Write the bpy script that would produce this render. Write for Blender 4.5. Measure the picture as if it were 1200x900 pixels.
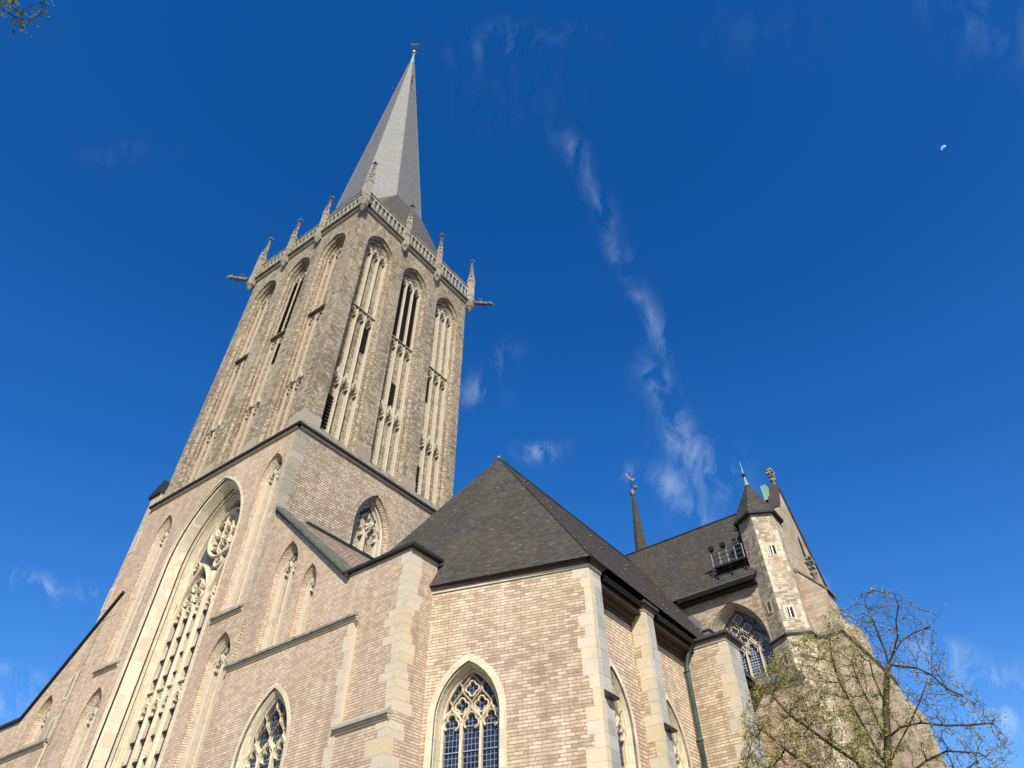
import bpy, bmesh, math, random
from mathutils import Vector, Matrix, geometry
import numpy as np
random.seed(7)
for o in list(bpy.data.objects): bpy.data.objects.remove(o)
sc = bpy.context.scene
COL = sc.collection
R = math.radians

# ------------------------------------------------------------------ camera
cam = bpy.data.objects.new('camera', bpy.data.cameras.new('camera'))
COL.objects.link(cam); sc.camera = cam
RX = Vector((0.57902938, -0.8145662, -0.03474028))
UP = Vector((-0.60008588, -0.45463797, 0.65818026))
FW = Vector((0.55192564, 0.36025856, 0.75205841))
m = Matrix.Identity(4)
for i in range(3):
    m[i][0] = RX[i]; m[i][1] = UP[i]; m[i][2] = -FW[i]
m[2][3] = 1.6
cam.matrix_world = m
cam.data.sensor_width = 36.0
cam.data.lens = 802.35 / 1200 * 36
cam.data.shift_x = -30.2 / 1200
cam.data.shift_y = -88.7 / 1200
cam.data.clip_start = 0.1
cam.data.clip_end = 6000

# ------------------------------------------------------------------ sky, sun, exposure
SUN_AZ = R(180 + 44)     # direction towards the sun, measured from +x towards +y
SUN_EL = R(36)
sd = Vector((math.cos(SUN_EL) * math.cos(SUN_AZ), math.cos(SUN_EL) * math.sin(SUN_AZ), math.sin(SUN_EL)))
world = bpy.data.worlds.new('World'); sc.world = world
world.use_nodes = True
wt = world.node_tree; wn = wt.nodes; wl = wt.links
wn.clear()
def wnode(t, **k):
    n = wn.new(t)
    for a, b in k.items(): setattr(n, a, b)
    return n
sky = wnode('ShaderNodeTexSky', sky_type='NISHITA')
sky.sun_disc = False; sky.sun_elevation = SUN_EL
sky.sun_rotation = math.atan2(sd.x, sd.y)
sky.altitude = 0; sky.air_density = 1.0; sky.dust_density = 0.3; sky.ozone_density = 3.0
gam = wnode('ShaderNodeGamma'); gam.inputs['Gamma'].default_value = 1.0
wl.new(sky.outputs[0], gam.inputs['Color'])
hsv = wnode('ShaderNodeHueSaturation')
hsv.inputs['Hue'].default_value = 0.512; hsv.inputs['Saturation'].default_value = 1.375; hsv.inputs['Value'].default_value = 1.0
wl.new(gam.outputs[0], hsv.inputs['Color'])
bg = wnode('ShaderNodeBackground'); bg.inputs['Strength'].default_value = 0.132
wo = wnode('ShaderNodeOutputWorld')
def M2(op, a, b=None, c=None, clamp=False):
    n = wnode('ShaderNodeMath', operation=op); n.use_clamp = clamp
    for i, v in enumerate((a, b, c)):
        if v is None: continue
        if isinstance(v, (int, float)): n.inputs[i].default_value = v
        else: wl.new(v, n.inputs[i])
    return n.outputs[0]
# thin cirrus: wisps fixed to directions of the sky (chart of the sky around one compass direction)
tc = wnode('ShaderNodeTexCoord')
CA, CB, CC = RX, UP, FW
def dotn(v):
    n = wnode('ShaderNodeVectorMath', operation='DOT_PRODUCT')
    wl.new(tc.outputs['Generated'], n.inputs[0]); n.inputs[1].default_value = v
    return n.outputs['Value']
dz = M2('MAXIMUM', dotn(CC), 0.05)
gu = M2('DIVIDE', dotn(CA), dz); gv = M2('DIVIDE', dotn(CB), dz)
comb = wnode('ShaderNodeCombineXYZ'); wl.new(gu, comb.inputs[0]); wl.new(gv, comb.inputs[1])
n1 = wnode('ShaderNodeTexNoise'); n1.inputs['Scale'].default_value = 12; n1.inputs['Detail'].default_value = 12
n1.inputs['Roughness'].default_value = 0.62; n1.inputs['Distortion'].default_value = 0.6
mpg = wnode('ShaderNodeMapping'); mpg.inputs['Rotation'].default_value = (0, 0, R(35)); mpg.inputs['Scale'].default_value = (2.0, 1.0, 1)
wl.new(comb.outputs[0], mpg.inputs[0]); wl.new(mpg.outputs[0], n1.inputs['Vector'])
n2 = wnode('ShaderNodeTexNoise'); n2.inputs['Scale'].default_value = 5; n2.inputs['Detail'].default_value = 4
wl.new(comb.outputs[0], n2.inputs['Vector'])
wv = wnode('ShaderNodeVectorMath', operation='MULTIPLY_ADD')
wl.new(n2.outputs['Color'], wv.inputs[0]); wv.inputs[1].default_value = (0.09, 0.09, 0)
addv = wnode('ShaderNodeVectorMath', operation='SUBTRACT'); wl.new(comb.outputs[0], addv.inputs[0]); addv.inputs[1].default_value = (0.045, 0.045, 0)
wl.new(addv.outputs[0], wv.inputs[2])
def chart(x, y): return ((x - 630.2) / 802.35, (361.3 - y) / 802.35)
def blob(x, y, ax, ay, rot, amp):
    cx, cy = chart(x, y)
    s = wnode('ShaderNodeVectorMath', operation='SUBTRACT'); wl.new(wv.outputs[0], s.inputs[0]); s.inputs[1].default_value = (cx, cy, 0)
    c_, s_ = math.cos(R(rot)), math.sin(R(rot))
    a = wnode('ShaderNodeVectorMath', operation='DOT_PRODUCT'); wl.new(s.outputs[0], a.inputs[0]); a.inputs[1].default_value = (c_ * 802 / ax, s_ * 802 / ax, 0)
    b = wnode('ShaderNodeVectorMath', operation='DOT_PRODUCT'); wl.new(s.outputs[0], b.inputs[0]); b.inputs[1].default_value = (-s_ * 802 / ay, c_ * 802 / ay, 0)
    q = M2('ADD', M2('MULTIPLY', a.outputs['Value'], a.outputs['Value']), M2('MULTIPLY', b.outputs['Value'], b.outputs['Value']))
    return M2('MULTIPLY', M2('EXPONENT', M2('MULTIPLY', q, -1.0)), amp)
tot = None
for bl in [(675, 180, 30, 15, -60, .26), (700, 235, 46, 11, -68, .24), (722, 300, 30, 10, -75, .26), (770, 385, 38, 12, -70, .38), (780, 462, 38, 16, -62, .56),
           (808, 520, 34, 22, -40, .58), (850, 552, 30, 22, -50, .60), (795, 570, 32, 20, -30, .55), (810, 605, 28, 16, -20, .55),
           (630, 522, 24, 11, 0, .75), (570, 452, 26, 14, 10, .62), (595, 415, 18, 14, 30, .35), (740, 348, 12, 8, 0, .4), (738, 556, 14, 10, 0, .30),
           (598, 50, 70, 16, 8, .14), (1160, 40, 95, 34, -20, .10), (140, 178, 40, 12, 0, .08), (600, 110, 60, 40, 0, .04),
           (25, 672, 20, 11, -20, .75), (57, 684, 17, 11, -20, .75), (120, 684, 26, 12, 0, .55), (40, 800, 34, 14, -20, .75), (8, 830, 26, 16, 0, .8), (10, 780, 16, 9, 0, .45),
           (1150, 790, 70, 22, -8, .65), (1195, 835, 60, 22, -5, .7), (965, 672, 20, 11, 0, .55), (1090, 760, 50, 10, 0, .35), (900, 30, 70, 30, 0, .04)]:
    b = blob(*bl); tot = b if tot is None else M2('ADD', tot, b)
nz = M2('MULTIPLY', M2('SUBTRACT', n1.outputs['Fac'], 0.44), 3.6, clamp=True)
fac = M2('MULTIPLY', tot, nz); fac = M2('MULTIPLY', M2('MINIMUM', fac, 0.9), 0.72)
mixc = wnode('ShaderNodeMixRGB'); wl.new(fac, mixc.inputs[0]); wl.new(hsv.outputs[0], mixc.inputs[1]); mixc.inputs[2].default_value = (3.9, 4.9, 6.2, 1)
wl.new(mixc.outputs[0], bg.inputs['Color']); wl.new(bg.outputs[0], wo.inputs[0])

sl = bpy.data.lights.new('sun', 'SUN'); sl.energy = 5.0; sl.angle = R(0.53); sl.color = (1.0, 0.93, 0.80)
so = bpy.data.objects.new('sun', sl); COL.objects.link(so)
so.rotation_euler = (-sd).to_track_quat('-Z', 'Y').to_euler()
sc.view_settings.view_transform = 'Standard'; sc.view_settings.look = 'None'
sc.view_settings.exposure = 0.38; sc.view_settings.gamma = 1.0
sc.view_settings.use_curve_mapping = False

# ------------------------------------------------------------------ materials
def newmat(name, rough=0.85, spec=0.3, metal=0.0):
    mt = bpy.data.materials.new(name); mt.use_nodes = True
    nt = mt.node_tree; b = nt.nodes['Principled BSDF']
    b.inputs['Roughness'].default_value = rough; b.inputs['Specular IOR Level'].default_value = spec
    b.inputs['Metallic'].default_value = metal
    return mt, nt, b
class NB:
    def __init__(s, nt): s.nt = nt
    def n(s, t, ins=None, **k):
        x = s.nt.nodes.new(t)
        for a, b in k.items(): setattr(x, a, b)
        for a, b in (ins or {}).items():
            if isinstance(b, bpy.types.NodeSocket): s.nt.links.new(b, x.inputs[a])
            else: x.inputs[a].default_value = b
        return x
    def ramp(s, fac, stops, interp='LINEAR'):
        x = s.nt.nodes.new('ShaderNodeValToRGB'); s.nt.links.new(fac, x.inputs[0]); x.color_ramp.interpolation = interp
        e = x.color_ramp.elements
        while len(e) < len(stops): e.new(0.5)
        for i, (p, c) in enumerate(stops): e[i].position = p; e[i].color = (*c, 1)
        return x.outputs[0]
    def mix(s, f, a, b, mode='MIX'):
        return s.n('ShaderNodeMixRGB', {0: f, 1: a, 2: b}, blend_type=mode).outputs[0]
    def math(s, op, a, b=0.0, clamp=False):
        x = s.n('ShaderNodeMath', {0: a, 1: b}, operation=op); x.use_clamp = clamp; return x.outputs[0]
    def noise(s, scale, detail=5, rough=.6, vec=None, sc3=None):
        if vec is None: vec = s.n('ShaderNodeTexCoord').outputs['Object']
        if sc3: vec = s.n('ShaderNodeMapping', {'Vector': vec, 'Scale': sc3}).outputs[0]
        return s.n('ShaderNodeTexNoise', {'Vector': vec, 'Scale': scale, 'Detail': detail, 'Roughness': rough}).outputs['Fac']

def brick_mat(name, stops, mortar, bw, bh, msize=.011, dark=(.16, .12, .09), dark_amt=.45, dark_thr=(.52, .68), bump=.35, streak=1.0, stain_scale=.35, brickdark=.5):
    mt, nt, b = newmat(name, .9, .2); q = NB(nt)
    uv = q.n('ShaderNodeUVMap').outputs[0]
    wob = q.n('ShaderNodeTexNoise', {'Vector': uv, 'Scale': 1.3, 'Detail': 2})
    off = q.n('ShaderNodeVectorMath', {0: wob.outputs['Color'], 1: (.02, .02, 0)}, operation='MULTIPLY').outputs[0]
    uv2 = q.n('ShaderNodeVectorMath', {0: uv, 1: off}, operation='ADD').outputs[0]
    br = q.n('ShaderNodeTexBrick', {'Vector': uv2, 'Color1': (0, 0, 0, 1), 'Color2': (1, 1, 1, 1), 'Mortar': (.5, .5, .5, 1), 'Scale': 1.0,
             'Mortar Size': msize, 'Mortar Smooth': .25, 'Bias': 0.0, 'Brick Width': bw, 'Row Height': bh})
    br.offset = .5; br.squash = 1.28; br.squash_frequency = 3
    var = q.n('ShaderNodeSeparateColor', {0: br.outputs['Color']}).outputs[0]
    col = q.ramp(var, stops)
    # groups of bricks darkened by weathering
    big = q.noise(stain_scale, 6, .62, uv, (1, streak, 1))
    fine = q.noise(5.0, 6, .7, uv)
    st = q.math('SUBTRACT', big, q.math('MULTIPLY', q.math('SUBTRACT', var, .5), .16 * brickdark * 2))
    stf = q.ramp(st, [(dark_thr[0], (0, 0, 0)), (dark_thr[1], (1, 1, 1))])
    stf2 = q.math('MULTIPLY', q.n('ShaderNodeSeparateColor', {0: stf}).outputs[0], dark_amt)
    col = q.mix(stf2, col, (*dark, 1))
    g = q.ramp(fine, [(.25, (.80, .80, .80)), (.75, (1.12, 1.12, 1.12))])
    col = q.mix(1.0, col, g, 'MULTIPLY')
    run = q.noise(1.0, 6, .65, uv, (1.7, .12, 1))           # rain-washed runs of dirt
    patch = q.noise(.13, 3, .5, uv)                        # repaired areas of another tone
    col = q.mix(1.0, col, q.ramp(run, [(.42, (1.04, 1.04, 1.04)), (.66, (.80, .77, .73))]), 'MULTIPLY')
    col = q.mix(1.0, col, q.ramp(patch, [(.40, (.93, .92, .92)), (.6, (1.06, 1.05, 1.03))]), 'MULTIPLY')
    mort = q.mix(stf2, (*mortar, 1), (mortar[0] * .6, mortar[1] * .6, mortar[2] * .6, 1))
    sep = q.n('ShaderNodeSeparateXYZ', {0: uv2}); rowp = q.math('FRACT', q.math('DIVIDE', sep.outputs[1], bh))
    bed = q.math('LESS_THAN', rowp, msize * 1.5 / bh)
    bed = q.math('MULTIPLY', bed, q.math('ADD', .35, fine))
    col = q.mix(br.outputs['Fac'], col, mort)
    col = q.mix(q.math('MULTIPLY', bed, .75, True), col, (mortar[0] * .6, mortar[1] * .58, mortar[2] * .55, 1))
    nt.links.new(col, b.inputs['Base Color'])
    h = q.math('ADD', q.math('MULTIPLY', br.outputs['Fac'], -1.0), q.math('MULTIPLY', fine, .5))
    h = q.math('ADD', h, q.math('MULTIPLY', var, .35))
    bp = q.n('ShaderNodeBump', {'Strength': bump, 'Distance': .02, 'Height': h})
    nt.links.new(bp.outputs[0], b.inputs['Normal'])
    return mt
PINK = [(0.0, (.49, .38, .27)), (.35, (.55, .43, .308)), (.7, (.59, .465, .33)), (1, (.64, .515, .37))]
CREAM = [(0.0, (.46, .36, .25)), (.3, (.52, .41, .29)), (.7, (.57, .455, .325)), (1, (.66, .54, .39))]
TOWER = [(0.0, (.28, .23, .165)), (.3, (.37, .305, .22)), (.65, (.42, .35, .255)), (1, (.50, .425, .315))]
brick_chapel = brick_mat('tuff_blocks_cream', CREAM, (.24, .165, .105), .36, .125, .011, dark_amt=.45, dark=(.27, .205, .145), stain_scale=.36, streak=1.6, dark_thr=(.50, .66), brickdark=.7)
brick_facade = brick_mat('tuff_blocks_pink', PINK, (.27, .19, .13), .30, .11, .011, dark_amt=.35, dark=(.29, .22, .155), stain_scale=.3, dark_thr=(.50, .7))
brick_aisle = brick_mat('tuff_blocks_side', [(p, (c[0] * 1.08, c[1] * 1.08, c[2] * 1.08)) for p, c in PINK], (.20, .13, .09), .38, .15, .014, dark_amt=.2, stain_scale=.3)
brick_tower_lower = brick_mat('tuff_blocks_tower_side', [(0, (.44, .355, .265)), (.4, (.52, .425, .32)), (1, (.60, .50, .38))], (.16, .12, .085), .42, .16, .02, dark_amt=.35, dark=(.26, .20, .145), stain_scale=.22, dark_thr=(.5, .66))
brick_tower = brick_mat('weathered_tower_blocks', TOWER, (.12, .09, .06), .34, .15, .016, dark=(.15, .115, .08), dark_amt=.6, stain_scale=.8, streak=.22, dark_thr=(.47, .64), brickdark=.6, bump=.6)
brick_turret = brick_mat('mottled_turret_blocks', [(0, (.36, .285, .20)), (.35, (.44, .36, .255)), (.7, (.49, .41, .295)), (1, (.56, .48, .355))], (.26, .20, .145), .30, .14, .01, dark_amt=.55, dark=(.21, .165, .12), stain_scale=.8, dark_thr=(.53, .66), brickdark=.9)
gable_m = brick_mat('gable_rendered_blocks', [(0, (.36, .29, .20)), (.5, (.42, .34, .245)), (1, (.47, .39, .285))], (.34, .27, .19), .5, .25, .008, dark_amt=.45, dark=(.2, .16, .12), stain_scale=.35, dark_thr=(.5, .7), bump=.2)
brick_transept = brick_mat('transept_blocks', [(0, (.30, .225, .16)), (.5, (.42, .325, .24)), (1, (.50, .41, .31))], (.24, .17, .12), .36, .14, .011, dark_amt=.4, stain_scale=.6)

def stone_mat(name, stops, rough=.85, dirt=(.13, .11, .08), dirt_amt=.45, dirt_thr=(.52, .72), bump=.25, sc=1.0, joints=None):
    mt, nt, b = newmat(name, rough, .25); q = NB(nt)
    t = q.n('ShaderNodeAttribute', attribute_name='tint').outputs['Fac']
    a = q.noise(.9 * sc, 4); f = q.noise(14, 7, .7)
    v = q.math('ADD', q.math('MULTIPLY', t, .75), q.math('MULTIPLY', a, .25))
    col = q.ramp(v, stops)
    if joints:
        uv = q.n('ShaderNodeUVMap').outputs[0]
        br = q.n('ShaderNodeTexBrick', {'Vector': uv, 'Color1': (.78, .78, .78, 1), 'Color2': (1.15, 1.15, 1.15, 1), 'Mortar': (.55, .5, .45, 1), 'Scale': 1.0,
                 'Mortar Size': .009, 'Mortar Smooth': .2, 'Brick Width': joints[0], 'Row Height': joints[1]})
        col = q.mix(.8, col, br.outputs['Color'], 'MULTIPLY')
    d = q.noise(1.6 * sc, 7, .68)
    df = q.n('ShaderNodeSeparateColor', {0: q.ramp(d, [(dirt_thr[0], (0, 0, 0)), (dirt_thr[1], (1, 1, 1))])}).outputs[0]
    col = q.mix(q.math('MULTIPLY', df, dirt_amt), col, (*dirt, 1))
    g = q.ramp(f, [(.25, (.84, .84, .84)), (.75, (1.1, 1.1, 1.1))]); col = q.mix(1.0, col, g, 'MULTIPLY')
    nt.links.new(col, b.inputs['Base Color'])
    nt.links.new(q.n('ShaderNodeBump', {'Strength': bump, 'Distance': .02, 'Height': f}).outputs[0], b.inputs['Normal'])
    return mt
STN = [(.0, (.45, .405, .33)), (.2, (.53, .46, .35)), (.55, (.58, .49, .35)), (.8, (.55, .45, .29)), (1, (.64, .56, .42))]
stone = stone_mat('sandstone', STN, dirt_amt=.3)
stone_quoin = stone_mat('quoin_sandstone', STN, dirt_amt=.25)
stone_jamb = stone_mat('jamb_sandstone', [(0, (.55, .47, .33)), (.5, (.62, .53, .37)), (1, (.64, .57, .43))], dirt_amt=.15, joints=(.5, .62))
stone_grey = stone_mat('grey_stone', [(0, (.32, .31, .28)), (.5, (.40, .38, .34)), (1, (.46, .44, .38))], dirt_amt=.35, joints=(1.1, .5))
stone_brown = stone_mat('brown_grey_stone', [(0, (.26, .225, .17)), (.5, (.34, .295, .225)), (1, (.41, .36, .28))], dirt_amt=.4)
stone_dirt_shadow = stone_mat('lichen_and_shadow_dark_stone', [(0, (.17, .155, .12)), (.5, (.25, .225, .17)), (1, (.33, .30, .23))], dirt=(.05, .045, .035), dirt_amt=.7, dirt_thr=(.45, .62), sc=1.5)  # dark stained stone; also paints the shadow gap in glazed window surrounds
stone_pin = stone_mat('pinnacle_stone', [(0, (.27, .24, .18)), (.5, (.345, .31, .235)), (1, (.42, .375, .285))], dirt=(.08, .075, .055), dirt_amt=.75, dirt_thr=(.5, .66), sc=1.3)
stone_tan = stone_mat('tan_mullion_stone', [(0, (.36, .295, .21)), (.5, (.44, .365, .265)), (1, (.50, .42, .31))], dirt=(.16, .13, .10), dirt_amt=.4, sc=1.5)
stone_mull = stone_mat('mullion_stone', [(0, (.42, .365, .275)), (.5, (.50, .44, .335)), (1, (.56, .50, .39))], dirt=(.16, .13, .10), dirt_amt=.45, sc=1.5)

def slate_mat(name, a, b_, bw=.30, bh=.16, green=0, rough=.85, spec=.15):
    mt, nt, b = newmat(name, rough, spec); q = NB(nt)
    uv = q.n('ShaderNodeUVMap').outputs[0]
    wob = q.n('ShaderNodeTexNoise', {'Vector': uv, 'Scale': 2.0, 'Detail': 3})
    off = q.n('ShaderNodeVectorMath', {0: wob.outputs['Color'], 1: (.05, .05, 0)}, operation='MULTIPLY').outputs[0]
    uv2 = q.n('ShaderNodeVectorMath', {0: uv, 1: off}, operation='ADD').outputs[0]
    br = q.n('ShaderNodeTexBrick', {'Vector': uv2, 'Color1': (0, 0, 0, 1), 'Color2': (1, 1, 1, 1), 'Mortar': (0, 0, 0, 1), 'Scale': 1.0,
             'Mortar Size': .012, 'Mortar Smooth': .4, 'Brick Width': bw, 'Row Height': bh})
    var = q.n('ShaderNodeSeparateColor', {0: br.outputs['Color']}).outputs[0]
    v2 = q.math('ADD', q.math('MULTIPLY', var, .6), q.math('MULTIPLY', q.noise(3.5, 8, .75, uv, (.5, 1.6, 1)), .4))
    col = q.ramp(v2, [(.2, a), (.6, tuple((x + y) / 2 for x, y in zip(a, b_))), (.85, b_)])
    if green:
        gf = q.n('ShaderNodeSeparateColor', {0: q.ramp(q.noise(.5, 5, .65), [(.5, (0, 0, 0)), (.7, (1, 1, 1))])}).outputs[0]
        col = q.mix(q.math('MULTIPLY', gf, green), col, (.10, .095, .05, 1))
    fk = q.n('ShaderNodeSeparateColor', {0: q.ramp(var, [(.975, (0, 0, 0)), (.985, (1, 1, 1))])}).outputs[0]
    col = q.mix(q.math('MULTIPLY', fk, .12), col, (.30, .28, .25, 1))     # odd pale replaced slates
    col = q.mix(q.math('MULTIPLY', br.outputs['Fac'], .6), col, (a[0] * .4, a[1] * .4, a[2] * .4, 1))
    nt.links.new(col, b.inputs['Base Color'])
    h = q.math('SUBTRACT', q.math('MULTIPLY', var, .5), br.outputs['Fac'])
    nt.links.new(q.n('ShaderNodeBump', {'Strength': .4, 'Distance': .02, 'Height': h}).outputs[0], b.inputs['Normal'])
    return mt
slate = slate_mat('slate_roof', (.045, .041, .036), (.088, .081, .071), .22, .12, green=.35)
slate_spire = slate_mat('spire_slate', (.12, .118, .100), (.225, .22, .19), .26, .15, rough=.5, spec=.55)
slate_skirt = slate_mat('shaded_skirt_slate', (.075, .072, .065), (.15, .145, .13), .26, .15)  # darker copy of the spire slate; shade of the flared foot put into colour
slate_south = slate_mat('shaded_brown_slate', (.034, .028, .023), (.074, .062, .050), .22, .12, green=.2)  # browner, darker copy of slate; the south slope's dimmer light is in the colour
tile = brick_mat('reddish_roof_tiles', [(0, (.24, .16, .12)), (.5, (.34, .25, .19)), (1, (.42, .32, .25))], (.08, .06, .05), .3, .2, .03, dark_amt=.3)

def flat_mat(name, c, c2=None, rough=.6, metal=0, spec=.4, sc=3, bump=.1):
    mt, nt, b = newmat(name, rough, spec, metal); q = NB(nt)
    c2 = c2 or tuple(x * .7 for x in c)
    f = q.noise(sc, 6, .65)
    nt.links.new(q.ramp(f, [(.3, c2), (.7, c)]), b.inputs['Base Color'])
    nt.links.new(q.n('ShaderNodeBump', {'Strength': bump, 'Distance': .02, 'Height': f}).outputs[0], b.inputs['Normal'])
    return mt
copper = flat_mat('verdigris_copper', (.135, .15, .105), (.055, .06, .042), .6, 0, .4, 1.6)
copper_green = flat_mat('bright_verdigris', (.24, .42, .33), (.12, .26, .20), .7, 0, .3, 2.5)
gutter_m = flat_mat('dark_green_gutter', (.016, .020, .017), (.010, .011, .010), .95, 0, .05, 2)
pipe_m = flat_mat('green_downpipe', (.045, .10, .08), (.02, .035, .03), .5, 0, .5, 1.2)
bronze = flat_mat('brown_coping_metal', (.085, .055, .045), (.045, .032, .028), .5, 0, .4, 1.5)
blackm = flat_mat('black_edge_and_shadow_line', (.025, .022, .02), (.012, .011, .01), .7)  # black edges and metal; also painted shadow lines in the portal mouldings
lead = flat_mat('lead_sheet', (.16, .16, .165), (.09, .09, .09), .5, 0, .5, 1.5)
wood = flat_mat('soffit_boards', (.10, .06, .035), (.05, .032, .02), .7, 0, .3, 2)
iron = flat_mat('wrought_iron', (.03, .028, .026), (.015, .015, .015), .5)
steel = flat_mat('galvanised_steel', (.45, .45, .45), (.33, .33, .33), .4, .6)
gold = flat_mat('gilded_ball', (.75, .55, .15), (.5, .35, .1), .3, .9)
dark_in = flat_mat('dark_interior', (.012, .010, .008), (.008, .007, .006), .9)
louvre_m = flat_mat('dark_louvre_boards', (.035, .028, .022), (.02, .016, .013), .8)
bark = flat_mat('grey_brown_bark', (.075, .058, .040), (.03, .024, .018), .9, 0, .2, 12, .5)
bark_trunk = flat_mat('greenish_bark', (.10, .088, .045), (.045, .036, .022), .9, 0, .2, 8, .5)  # trunk bark, paler and greener than the branch bark

def glass_mat(name, base, line, gx, gz, lw=.012):
    mt, nt, b = newmat(name, .2, .3); q = NB(nt)
    uv = q.n('ShaderNodeUVMap').outputs[0]
    br = q.n('ShaderNodeTexBrick', {'Vector': uv, 'Color1': (0, 0, 0, 1), 'Color2': (1, 1, 1, 1), 'Mortar': (.5, .5, .5, 1), 'Scale': 1.0,
             'Mortar Size': lw, 'Mortar Smooth': .05, 'Brick Width': gx, 'Row Height': gz})
    br.offset = 0
    var = q.n('ShaderNodeSeparateColor', {0: br.outputs['Color']}).outputs[0]
    col = q.ramp(var, [(0, tuple(x * .5 for x in base)), (1, tuple(min(1, x * 1.6) for x in base))])
    col = q.mix(br.outputs['Fac'], col, (*line, 1))
    nt.links.new(col, b.inputs['Base Color'])
    nt.links.new(q.math('ADD', q.math('MULTIPLY', br.outputs['Fac'], .5), q.math('ADD', .14, q.math('MULTIPLY', var, .2))), b.inputs['Roughness'])
    pn = q.math('ADD', q.math('MULTIPLY', var, .8), q.noise(3, 2, .5, uv))
    nt.links.new(q.n('ShaderNodeBump', {'Strength': .25, 'Distance': .01, 'Height': pn}).outputs[0], b.inputs['Normal'])
    return mt
glass = glass_mat('leaded_glass', (.012, .017, .032), (.17, .21, .29), .155, .20, .010)
glass_t = glass_mat('leaded_glass_transept', (.02, .028, .055), (.30, .33, .40), .16, .16, .022)

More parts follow.
